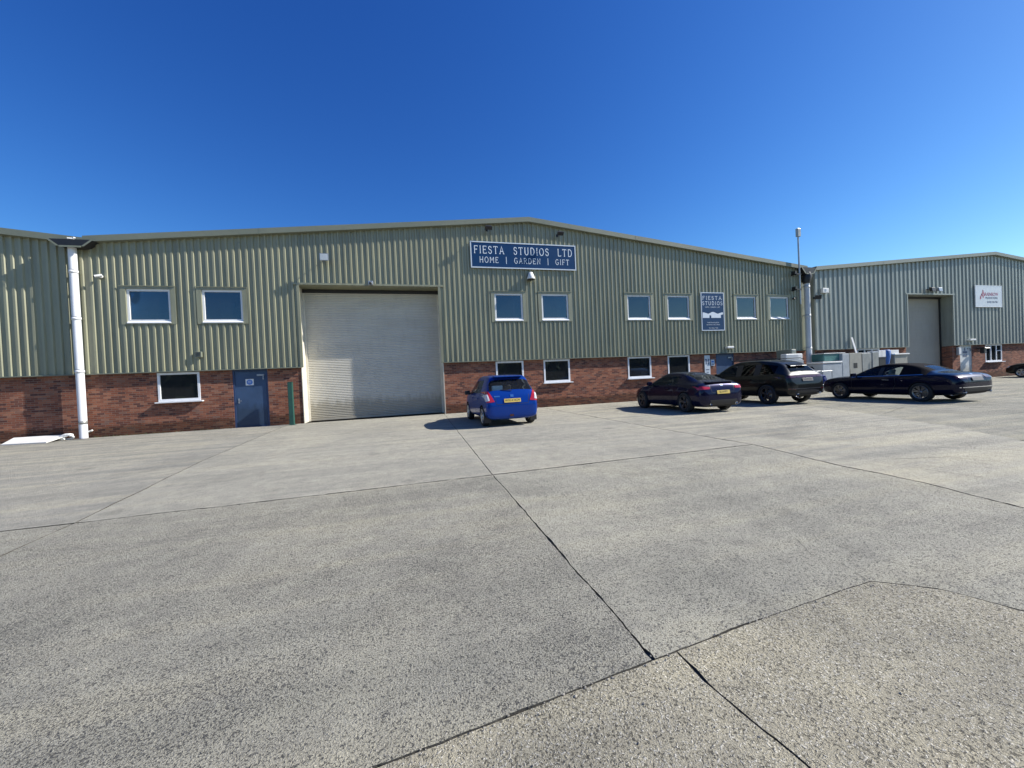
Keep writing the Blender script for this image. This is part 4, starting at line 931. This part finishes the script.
def wheel(root, x, y, r, side, spokes, mrim, wd=.21, twin=True):
    s = side; b = MB(); hw = wd / 2; ri = r * .70
    prof = [(ri, -hw + .01), (r * .93, -hw), (r * .985, -hw + .02), (r, -hw + .05), (r, hw - .05), (r * .985, hw - .02), (r * .93, hw), (ri, hw - .01)]
    b.lathe(prof + [(ri, -hw + .01)], 40, 'y'); t = b.build('wheel', M['rubber'], root, loc=(x, y, r))
    b = MB(); f = s * hw
    b.lathe([(ri + .004, -f * .8), (ri - .012, -f * .7), (ri - .02, f * .6), (ri + .004, f * .93), (ri - .014, f * .99), (ri - .035, f * .80)], 40, 'y')
    b.lathe([(.0, f * .80), (.05, f * .80), (.062, f * .66), (.062, f * .3), (.0, f * .28)], 20, 'y')
    for k in range(spokes):
        a = 2 * PI * k / spokes + .3
        for da in ((-.11, .11) if twin else (0,)):
            a0, a1 = a + da * .5, a + da * 1.6; wsp = .014 if twin else .030
            p0 = Vector((math.cos(a0) * .05, f * .66, math.sin(a0) * .05)); p1 = Vector((math.cos(a1) * (ri - .02), f * .86, math.sin(a1) * (ri - .02)))
            tn = Vector((-math.sin(a1), 0, math.cos(a1))) * wsp; dp = Vector((0, -s * .035, 0))
            vs = [p0 - tn, p0 + tn, p1 + tn * 1.4, p1 - tn * 1.4]; vs += [q + dp for q in vs]
            b.add(vs, [(0, 1, 2, 3), (7, 6, 5, 4), (0, 4, 5, 1), (1, 5, 6, 2), (2, 6, 7, 3), (3, 7, 4, 0)])
    b.build('rim', mrim, t)
    b = MB(); b.lathe([(.0, -f * .1), (r * .52, -f * .1), (r * .52, f * .02), (0, f * .02)], 28, 'y'); b.build('brake_disc', M['galv'], t)
def seats(root, xs, zb, wseat=.25, rear=True, m='seat'):
    for (x, ys) in xs:
        for y in ys:
            b = MB(); b.box(x - .05, x + .45, y - wseat, y + wseat, zb, zb + .16)
            b.prism([(x - .06, zb + .1), (x + .06, zb + .1), (x - .10, zb + .66), (x - .20, zb + .66)], 1, y - wseat, y + wseat)
            b.prism([(x - .12, zb + .68), (x - .20, zb + .68), (x - .24, zb + .86), (x - .15, zb + .87)], 1, y - .13, y + .13); b.build('seat', M[m], root, .02)
def plate(root, x, z, txt, tilt, m='plate_y', w=.52, y=0.):
    hs_ = [bv.ray_cast(Vector((-6, y, z + d)), Vector((1, 0, 0)))[0] for d in (-.05, .05)]; x = min(h.x for h in hs_ if h) - .008; tilt = math.atan2(hs_[1].x - hs_[0].x, .10) if all(hs_) else tilt
    b = MB(); b.box(-.004, .004, -w / 2, w / 2, -.056, .056); p = b.build('number_plate', M[m], root, .002, loc=(x, y, z)); p.rotation_euler = (0, tilt, 0)
    if txt:
        q = plain(txt, .092, (-.0055, 0, .002), M['black'], 'plate_lettering', p, (R(90), 0, R(-90)), .96)
    return p
def mirror(root, x, w, z, m):
    for s in (1, -1):
        b = MB(); b.prism([(x - .06, z - .05), (x + .08, z - .03), (x + .06, z + .09), (x - .06, z + .10)], 1, s * (w + .02), s * (w + .20)); b.prism([(x - .01, z - .03), (x + .04, z - .03), (x + .04, z + .01), (x - .01, z + .01)], 1, s * (w - .10), s * (w + .03))
        o = b.build('mirror', m, root, .02)
def finish(root, xy, deg, s, sz=1.):
    root.location = (xy[0], xy[1], 0); root.rotation_euler = (0, 0, R(deg)); root.scale = (s, s, s * sz)
def exhaust(root, x, y, z, r=.035, ln=.14):
    b = MB(); b.tube([(x, y, z), (x + ln, y, z)], r, 14, cap=False); b.tube([(x + .03, y, z), (x + ln, y, z)], r * .8, 14); b.build('exhaust_pipe', M['chrome'], root)
def floor(root, x0, x1, w, z): bx('cabin_floor', (x0, x1, -w, w, z - .02, z), M['dark_in'], root)

def paint(name, col, metal=.35, rough=.28): return simple(name, col, rough, metal=metal, coat=.45, var=.02, vs=40, spec=.08)
P_blue = paint('bright_blue_paint', (.004, .042, .26), .35); P_navy = paint('violet_navy_paint', (.008, .008, .034), .5, .25)
P_black = paint('black_paint', (.020, .021, .021), .6, .33); P_dblue = paint('dark_blue_paint', (.004, .006, .026), .4, .22); P_soft = simple('soft_top', (.009, .009, .012), .95, var=.1, vs=30, bump=.3, bs=300, spec=.08)
NAMES = {0: 'body', 1: 'window', 2: 'underbody', 3: 'pillar_trim'}

# small bright blue hatchback
t = thing('parked_car', 'small bright blue hatchback parked just right of the wide roller shutter', 'car', group='cars parked nose to the wall')
st = [(-1.925, .60, .40, .60, .62, 0), (-1.915, .76, .27, .68, .71, 0), (-1.86, .815, .22, .88, .93, 0), (-1.78, .825, .20, .965, 1.02, 0), (-1.52, .83, .19, .985, 1.44, .585), (-1.40, .835, .19, .99, 1.50, .60), (-1.10, .84, .18, .985, 1.525, .61), (-.42, .845, .18, .965, 1.53, .61), (-.30, .845, .18, .96, 1.53, .61), (.35, .845, .18, .935, 1.49, .58), (1.02, .84, .18, .925, 1.0, 0), (1.12, .84, .19, .91, .985, 0), (1.55, .82, .20, .82, .90, 0), (1.80, .76, .24, .68, .76, 0), (1.925, .60, .30, .52, .56, 0)]
def mf(i, k):
    if k == 0: return 2 if i > 2 else 0
    if i in (3,) and k >= 6: return 1
    if i == 4 and k >= 7: return 0
    if k == 5 and i in (6, 8): return 1
    if k == 5 and i == 9: return 1
    if k == 5 and i == 7: return 3
    if i == 9 and k >= 7: return 1
    return 0
wy = .74; r_ = .30
mats = [P_blue, M['carglass'], M['dark_in'], M['black']]
me = car_body(st, .8475, mats, mf, [(x, r_, r_ + .045, s, .845) for x in (-1.305, 1.125) for s in (1, -1)], {2: .3, 5: .55, 7: .2}, r_, .2)
_, bv = split_slots(me, t, NAMES, mats)
for x in (-1.305, 1.125):
    for s in (1, -1): wheel(t, x, s * wy, r_, s, 5, M['alloy'], .19)
floor(t, -1.6, 1.0, .74, .30); seats(t, [(.1, (.36, -.36)), (-.85, (.36, -.36))], .32)
for s in (1, -1):
    decal('tail_lamp', t, bv, [(s * .70, 1.04), (s * .80, 1.05), (s * .79, .72), (s * .55, .74)], 'back', M['red_lamp'], .012)
    decal('tail_lamp', t, bv, [(s * .735, .95), (s * .81, .95), (s * .80, .76), (s * .70, .78)], 'back', M['clear_lamp'], .017)
plate(t, -1.845, .76, 'WX14 HCM', R(-4)); decal('badge', t, bv, [(-.05, .93), (.05, .93), (.05, .86), (-.05, .86)], 'back', M['chrome'], .008, 3)
decal('badge', t, bv, [(.38, .91), (.56, .91), (.56, .87), (.38, .87)], 'back', M['chrome'], .006, 3)
decal_line('tailgate_gap', t, bv, [(.54, .92), (.50, .66), (-.50, .66), (-.54, .92)], 'back', M['black'], .012)
decal('reflector', t, bv, [(-.02, .36), (.10, .36), (.10, .30), (-.02, .30)], 'back', M['red_dark'], .008, 3)
decal_line('door_gap', t, bv, [(-1.02, .98), (-1.08, .62), (-.9, .34), (-.34, .27), (-.33, .95)], 'left', M['black'], .010); decal_line('door_gap', t, bv, [(-.33, .27), (.72, .27), (.80, .6), (.80, .92)], 'left', M['black'], .010)
for x in (-.78, .05): b = MB(); b.box(x - .09, x + .09, .845, .875, .80, .83); b.build('door_handle', P_blue, t, .008)
mirror(t, .66, .80, .95, M['black']); b = MB(); b.prism([(-1.64, 1.455), (-1.46, 1.455), (-1.40, 1.500), (-1.62, 1.478)], 1, -.46, .46); b.build('spoiler', P_blue, t, .01)
b = MB(); b.tube([(-1.05, 0, 1.49), (-1.22, 0, 1.60)], .006, 6); b.build('aerial', M['black'], t); b = MB(); b.tube([(-1.80, -.02, 1.05), (-1.76, .32, 1.08)], .010, 6); b.build('rear_wiper', M['black'], t)
exhaust(t, -1.90, .45, .26, .028)
for s in (1, -1): bx('mudflap', (-1.66, -1.645, s * .74 - .10, s * .74 + .10, .12, .34), M['black'], t)
bx('parcel_bag', (-1.42, -1.30, .15, .50, .98, 1.20), M['white'], t, .03)
finish(t, (3.10, -4.40), 91.5, 1.035, 1.03)

# low dark coupe
t = thing('parked_car', 'low dark violet blue coupe with black wheels, left of the black SUV', 'car', group='cars parked nose to the wall')
st = [(-2.09, .58, .40, .58, .60, 0), (-2.07, .78, .28, .70, .73, 0), (-2.00, .86, .20, .86, .92, 0), (-1.88, .90, .18, .89, .99, 0), (-1.58, .915, .17, .905, 1.03, .60), (-1.10, .905, .16, .91, 1.22, .54), (-.72, .89, .16, .905, 1.305, .53), (-.60, .885, .16, .90, 1.325, .53), (-.05, .88, .16, .89, 1.35, .53), (.28, .88, .16, .88, 1.31, .53), (1.00, .885, .16, .85, .91, 0), (1.12, .885, .17, .84, .90, 0), (1.60, .87, .19, .75, .81, 0), (1.93, .77, .21, .62, .69, 0), (2.09, .56, .28, .48, .53, 0)]
def mf(i, k):
    if k == 0: return 2
    if i in (4, 5) and k >= 7: return 1
    if k == 5 and i in (6, 7, 8, 9): return 1
    if i == 9 and k >= 7: return 1
    return 0
mats = [P_navy, M['carglass'], M['dark_in'], M['black']]; r_ = .33
me = car_body(st, .915, mats, mf, [(x, r_, r_ + .04, s, .90) for x in (-1.24, 1.26) for s in (1, -1)], {2: .3, 5: .5, 7: .15}, r_, .2)
_, bv = split_slots(me, t, NAMES, mats)
for x in (-1.24, 1.26):
    for s in (1, -1): wheel(t, x, s * .80, r_, s, 5, M['alloy_dark'], .23)
floor(t, -1.6, 1.0, .8, .28); seats(t, [(.0, (.36, -.36))], .28)
for s in (1, -1):
    decal('tail_lamp', t, bv, [(s * .50, .835), (s * .87, .86), (s * .87, .755), (s * .52, .765)], 'back', M['red_lamp'], .010)
    exhaust(t, -2.10, s * .52, .30, .045, .2)
plate(t, -2.085, .66, 'SL14 PPY', R(-8)); decal_line('boot_gap', t, bv, [(.50, .93), (.45, .66), (-.45, .66), (-.50, .93)], 'back', M['black'], .012)
decal('diffuser', t, bv, [(-.55, .42), (.55, .42), (.50, .26), (-.50, .26)], 'back', M['black'], .008)
decal('badge', t, bv, [(-.06, .90), (.06, .90), (.05, .85), (-.05, .85)], 'back', M['chrome'], .006, 3)
decal_line('door_gap', t, bv, [(-.58, .90), (-.66, .60), (-.48, .28), (.74, .28), (.82, .55), (.80, .86)], 'left', M['black'], .010)
b = MB(); b.box(-.42, -.22, .885, .915, .755, .785); b.build('door_handle', P_navy, t, .008); mirror(t, .62, .86, .93, P_navy)
decal('fuel_flap', t, bv, [(-1.12, .86), (-1.30, .86), (-1.30, .72), (-1.12, .72)], 'left', P_navy, .005, 4)
b = MB(); b.prism([(-1.99, .965), (-1.78, 1.0), (-1.78, 1.015), (-2.0, .99)], 1, -.55, .55); b.build('spoiler', P_navy, t, .008)
finish(t, (10.37, -5.06), 90.5, 1.01, 1.06)

# black SUV
t = thing('parked_car', 'big black SUV parked in front of the right blue door', 'car', group='cars parked nose to the wall')
st = [(-2.35, .60, .54, .72, .74, 0), (-2.325, .80, .40, .84, .87, 0), (-2.26, .895, .33, 1.03, 1.08, 0), (-2.17, .925, .30, 1.10, 1.18, 0), (-1.90, .94, .28, 1.14, 1.43, .58), (-1.72, .95, .27, 1.13, 1.545, .61), (-1.50, .955, .27, 1.12, 1.61, .63), (-1.0, .955, .26, 1.10, 1.672, .65), (-.92, .955, .26, 1.085, 1.681, .66), (-.08, .95, .26, 1.06, 1.685, .66), (.02, .95, .26, 1.055, 1.68, .66), (.55, .95, .26, 1.04, 1.62, .63), (1.32, .95, .26, 1.03, 1.12, 0), (1.42, .95, .27, 1.02, 1.11, 0), (1.90, .93, .28, .95, 1.04, 0), (2.22, .84, .30, .80, .90, 0), (2.35, .62, .36, .62, .68, 0)]
def mf(i, k):
    if k == 0: return 2
    if i == 3 and k >= 7: return 4
    if k == 5 and i in (5, 6): return 4
    if k == 5 and i in (8, 10, 11): return 4 if i == 8 else 1
    if k == 5 and i in (7, 9): return 3
    if i == 11 and k >= 7: return 1
    return 0
mats = [P_black, M['carglass'], M['dark_in'], M['black'], M['privacy']]; r_ = .375
me = car_body(st, .965, mats, mf, [(x, r_, r_ + .05, s, .94) for x in (-1.4, 1.4) for s in (1, -1)], {2: .3, 5: .5, 7: .2}, r_, .3)
N2 = dict(NAMES); _, bv = split_slots(me, t, N2, mats); split_slots(me, t, {4: 'window'}, mats)
for x in (-1.4, 1.4):
    for s in (1, -1): wheel(t, x, s * .845, r_, s, 5, M['alloy_dark'], .24)
floor(t, -2.1, 1.2, .84, .40); seats(t, [(.15, (.40, -.40)), (-.9, (.40, -.40))], .46)
for s in (1, -1):
    decal('tail_lamp', t, bv, [(s * .50, 1.06), (s * .92, 1.075), (s * .92, .97), (s * .52, .975)], 'back', M['red_dark'], .010)
    decal('reflector', t, bv, [(s * .62, .58), (s * .88, .60), (s * .88, .565), (s * .62, .545)], 'back', M['red_dark'], .007, 4); exhaust(t, -2.37, s * .55, .40, .04, .15)
decal('light_bar', t, bv, [(-.50, 1.05), (.50, 1.05), (.50, .975), (-.50, .975)], 'back', M['red_dark'], .008)
plate(t, -2.335, .90, 'YD19 KVM', R(-5), 'plate_w'); decal('bumper_strip', t, bv, [(-.80, .60), (.80, .60), (.78, .56), (-.78, .56)], 'back', M['alloy_dark'], .008); decal('skid_plate', t, bv, [(-.55, .50), (.55, .50), (.50, .42), (-.50, .42)], 'back', M['black'], .008)
b = MB(); b.prism([(-2.01, 1.40), (-1.86, 1.44), (-1.78, 1.505), (-1.99, 1.425)], 1, -.42, .42); b.build('spoiler', P_black, t, .012); bx('brake_lamp', (-2.016, -2.008, -.16, .16, 1.403, 1.417), M['red_dark'], t)
b = MB(); b.tube([(-2.15, 0, 1.19), (-2.10, .34, 1.22)], .012, 6); b.build('rear_wiper', M['black'], t)
decal_line('door_gap', t, bv, [(-1.0, 1.08), (-1.10, .7), (-.92, .42), (-.10, .38), (-.06, 1.06)], 'left', M['dark_in'], .012); decal_line('door_gap', t, bv, [(-.06, .38), (.92, .38), (1.0, .7), (.98, 1.03)], 'left', M['dark_in'], .012)
for x in (-.62, .30): b = MB(); b.box(x - .1, x + .1, .95, .985, .93, .96); b.build('door_handle', P_black, t, .008)
mirror(t, .92, .92, 1.10, P_black)
for s in (1, -1): b = MB(); b.tube([(-1.75, s * .60, 1.655), (-1.6, s * .62, 1.70), (.3, s * .62, 1.72), (.45, s * .60, 1.665)], .015, 8); b.build('roof_rail', M['black'], t)
finish(t, (14.62, -4.40), 91.5, 1.01, 1.04)

# dark blue convertible, roof up
t = thing('parked_car', 'long dark blue convertible with black fabric roof up', 'car', group='cars parked nose to the wall')
st = [(-2.35, .62, .46, .66, .68, 0), (-2.32, .82, .32, .80, .83, 0), (-2.20, .885, .26, .88, .93, 0), (-2.08, .90, .24, .935, 1.01, 0), (-1.62, .91, .20, .95, 1.05, 0), (-1.50, .912, .20, .95, 1.07, .60), (-1.08, .915, .19, .945, 1.30, .54), (-.62, .915, .19, .94, 1.39, .54), (-.30, .915, .19, .93, 1.405, .55), (-.04, .915, .19, .92, 1.405, .55), (.02, .915, .19, .915, 1.40, .55), (.40, .912, .19, .91, 1.35, .54), (1.08, .91, .19, .89, .97, 0), (1.20, .91, .20, .88, .96, 0), (1.85, .90, .21, .85, .925, 0), (2.18, .84, .22, .76, .83, 0), (2.35, .66, .28, .60, .64, 0)]
def mf(i, k):
    if k == 0: return 2
    if i == 5 and k >= 8: return 1
    if k == 5 and i in (7, 8, 10, 11): return 1
    if i == 11 and k >= 7: return 1
    if i in (5, 6, 7, 8, 9, 10) and k >= 6: return 4
    if i in (5, 6) and k == 5: return 4
    if k == 5 and i == 9: return 3
    return 0
mats = [P_dblue, M['carglass'], M['dark_in'], M['black'], P_soft]; r_ = .34
me = car_body(st, .92, mats, mf, [(x, r_, r_ + .035, s, .91) for x in (-1.30, 1.46) for s in (1, -1)], {2: .3, 4: .25, 5: .5, 7: .15}, r_, .2)
_, bv = split_slots(me, t, NAMES, mats); split_slots(me, t, {4: 'fabric_roof'}, mats)
for x in (-1.30, 1.46):
    for s in (1, -1): wheel(t, x, s * .81, r_, s, 7, M['alloy_mid'], .23)
floor(t, -1.7, 1.2, .8, .30); seats(t, [(.05, (.37, -.37)), (-.85, (.37, -.37))], .30, m='trim_panel')
for s in (1, -1):
    decal('tail_lamp', t, bv, [(s * .42, .90), (s * .89, .91), (s * .885, .795), (s * .44, .80)], 'back', M['red_dark'], .010)
    exhaust(t, -2.36, s * .60, .34, .045, .16)
plate(t, -2.355, .78, '', R(-5), 'plate_w'); decal('bumper_trim', t, bv, [(-.80, .52), (.80, .52), (.80, .495), (-.80, .495)], 'back', M['chrome'], .012); decal('diffuser', t, bv, [(-.66, .48), (.66, .48), (.60, .36), (-.60, .36)], 'back', M['black'], .008)
decal_line('boot_gap', t, bv, [(.46, .98), (.44, .66), (-.44, .66), (-.46, .98)], 'back', M['black'], .012); decal('badge', t, bv, [(-.06, .965), (.06, .965), (.05, .92), (-.05, .92)], 'back', M['chrome'], .006, 3)
decal_line('door_gap', t, bv, [(-.50, .92), (-.56, .62), (-.40, .30), (.92, .28), (1.0, .6), (.98, .90)], 'left', M['black'], .010)
decal_line('window_trim', t, bv, [(1.02, .905), (.5, .925), (-.5, .945), (-1.35, .965)], 'left', M['chrome'], .014, .006)
b = MB(); b.box(-.36, -.14, .91, .94, .775, .80); b.build('door_handle', M['chrome'], t, .006); mirror(t, .84, .88, .97, P_dblue)
finish(t, (18.52, -7.25), 88.3, .99)

# black car cut off by the frame at the far right
t = thing('parked_car', 'black hatchback cut off by the right edge, beside the three light window', 'car', group='cars parked nose to the wall')
st = [(-2.15, .62, .44, .62, .64, 0), (-2.10, .82, .30, .74, .77, 0), (-2.02, .88, .24, .96, 1.02, 0), (-1.94, .885, .22, .98, 1.05, 0), (-1.60, .89, .20, 1.0, 1.38, .58), (-1.30, .895, .19, 1.0, 1.44, .60), (-.52, .90, .19, .97, 1.47, .60), (-.42, .90, .19, .965, 1.47, .60), (.30, .90, .19, .94, 1.43, .58), (1.05, .90, .19, .93, 1.0, 0), (1.2, .90, .20, .91, .99, 0), (1.70, .88, .21, .82, .91, 0), (2.02, .80, .24, .70, .78, 0), (2.15, .62, .30, .54, .58, 0)]
def mf(i, k):
    if k == 0: return 2
    if i == 3 and k >= 6: return 1
    if k == 5 and i in (5, 7, 8): return 1
    if k == 5 and i == 6: return 3
    if i == 8 and k >= 7: return 1
    return 0
mats = [P_black, M['privacy'], M['dark_in'], M['black']]; r_ = .32
me = car_body(st, .9, mats, mf, [(x, r_, r_ + .04, s, .89) for x in (-1.3, 1.3) for s in (1, -1)], {2: .3, 5: .5, 7: .2}, r_, .2)
_, bv = split_slots(me, t, NAMES, mats)
for x in (-1.3, 1.3):
    for s in (1, -1): wheel(t, x, s * .80, r_, s, 5, M['alloy'], .21)
for s in (1, -1): decal('headlamp', t, bv, [(s * .50, .72), (s * .80, .76), (s * .80, .64), (s * .52, .62)], 'front', M['clear_lamp'], .01)
decal_line('door_gap', t, bv, [(-.45, .96), (-.45, .3), (.75, .3), (.9, .6), (.88, .92)], 'left', M['dark_in'], .010); mirror(t, .68, .86, 1.0, P_black)
finish(t, (40.75, -3.0), 90, 1.0)

# ------------------------------------------------------------------ light, sky, camera
SUN_AZ, SUN_EL = R(77.5), R(37.3)         # azimuth off the facade normal, towards +x
sd = Vector((math.sin(SUN_AZ) * math.cos(SUN_EL), -math.cos(SUN_AZ) * math.cos(SUN_EL), math.sin(SUN_EL)))
sun = bpy.data.lights.new('sun', 'SUN'); sun.energy = 5.0; sun.angle = R(.53); sun.color = (1, .955, .88)
so = bpy.data.objects.new('sun', sun); C.objects.link(so); so.rotation_euler = (-sd).to_track_quat('-Z', 'Y').to_euler(); so.location = (20, -10, 30)
w = bpy.data.worlds.new('World'); sc.world = w; w.use_nodes = True; nt = w.node_tree; bg = nt.nodes['Background']
sky = nt.nodes.new('ShaderNodeTexSky'); sky.sky_type = 'NISHITA'; sky.sun_disc = False; sky.sun_elevation = SUN_EL
sky.sun_rotation = math.atan2(sd.x, sd.y)
sky.air_density = 1.0; sky.dust_density = .35; sky.ozone_density = 3.2; sky.altitude = 60
hs = nt.nodes.new('ShaderNodeHueSaturation'); hs.inputs['Saturation'].default_value = 1.22; hs.inputs['Hue'].default_value = .512; nt.links.new(sky.outputs[0], hs.inputs['Color']); bg.inputs[1].default_value = .065
# response of the sky per channel: a deeper blue away from the sun
sp_ = nt.nodes.new('ShaderNodeSeparateColor'); cb_ = nt.nodes.new('ShaderNodeCombineColor'); nt.links.new(hs.outputs[0], sp_.inputs[0])
for k, (ga, kk) in enumerate(((1.38, 1.93), (1.22, 1.84), (.97, 1.52))):
    v_ = math_(nt, 'MULTIPLY', math_(nt, 'POWER', math_(nt, 'MULTIPLY', sp_.outputs[k], .1), ga), kk)
    nt.links.new(math_(nt, 'MULTIPLY', math_(nt, 'MINIMUM', v_, 1.5), 10.), cb_.inputs[k])
nt.links.new(cb_.outputs[0], bg.inputs[0])
cam = bpy.data.cameras.new('camera'); co = bpy.data.objects.new('camera', cam); C.objects.link(co)
cam.sensor_width = 36; cam.lens = 390.4576 / 1024 * 36; cam.clip_end = 3000; cam.clip_start = .05
Rv = Vector((0.96460867, -0.25967015, -0.04584249)); Uv = Vector((0.04814589, 0.0025138, 0.99883715)); Fv = Vector((0.25925295, 0.9656941, -0.01492688))
co.matrix_world = Matrix(((Rv.x, Uv.x, -Fv.x, 0), (Rv.y, Uv.y, -Fv.y, -18.15), (Rv.z, Uv.z, -Fv.z, 1.5), (0, 0, 0, 1)))
sc.camera = co
vs_ = sc.view_settings; vs_.view_transform = 'Standard'; vs_.look = 'None'; vs_.exposure = .62; vs_.gamma = 1; vs_.use_curve_mapping = False
sc.cycles.max_bounces = 6; sc.cycles.transparent_max_bounces = 12; sc.cycles.caustics_reflective = False; sc.cycles.caustics_refractive = False
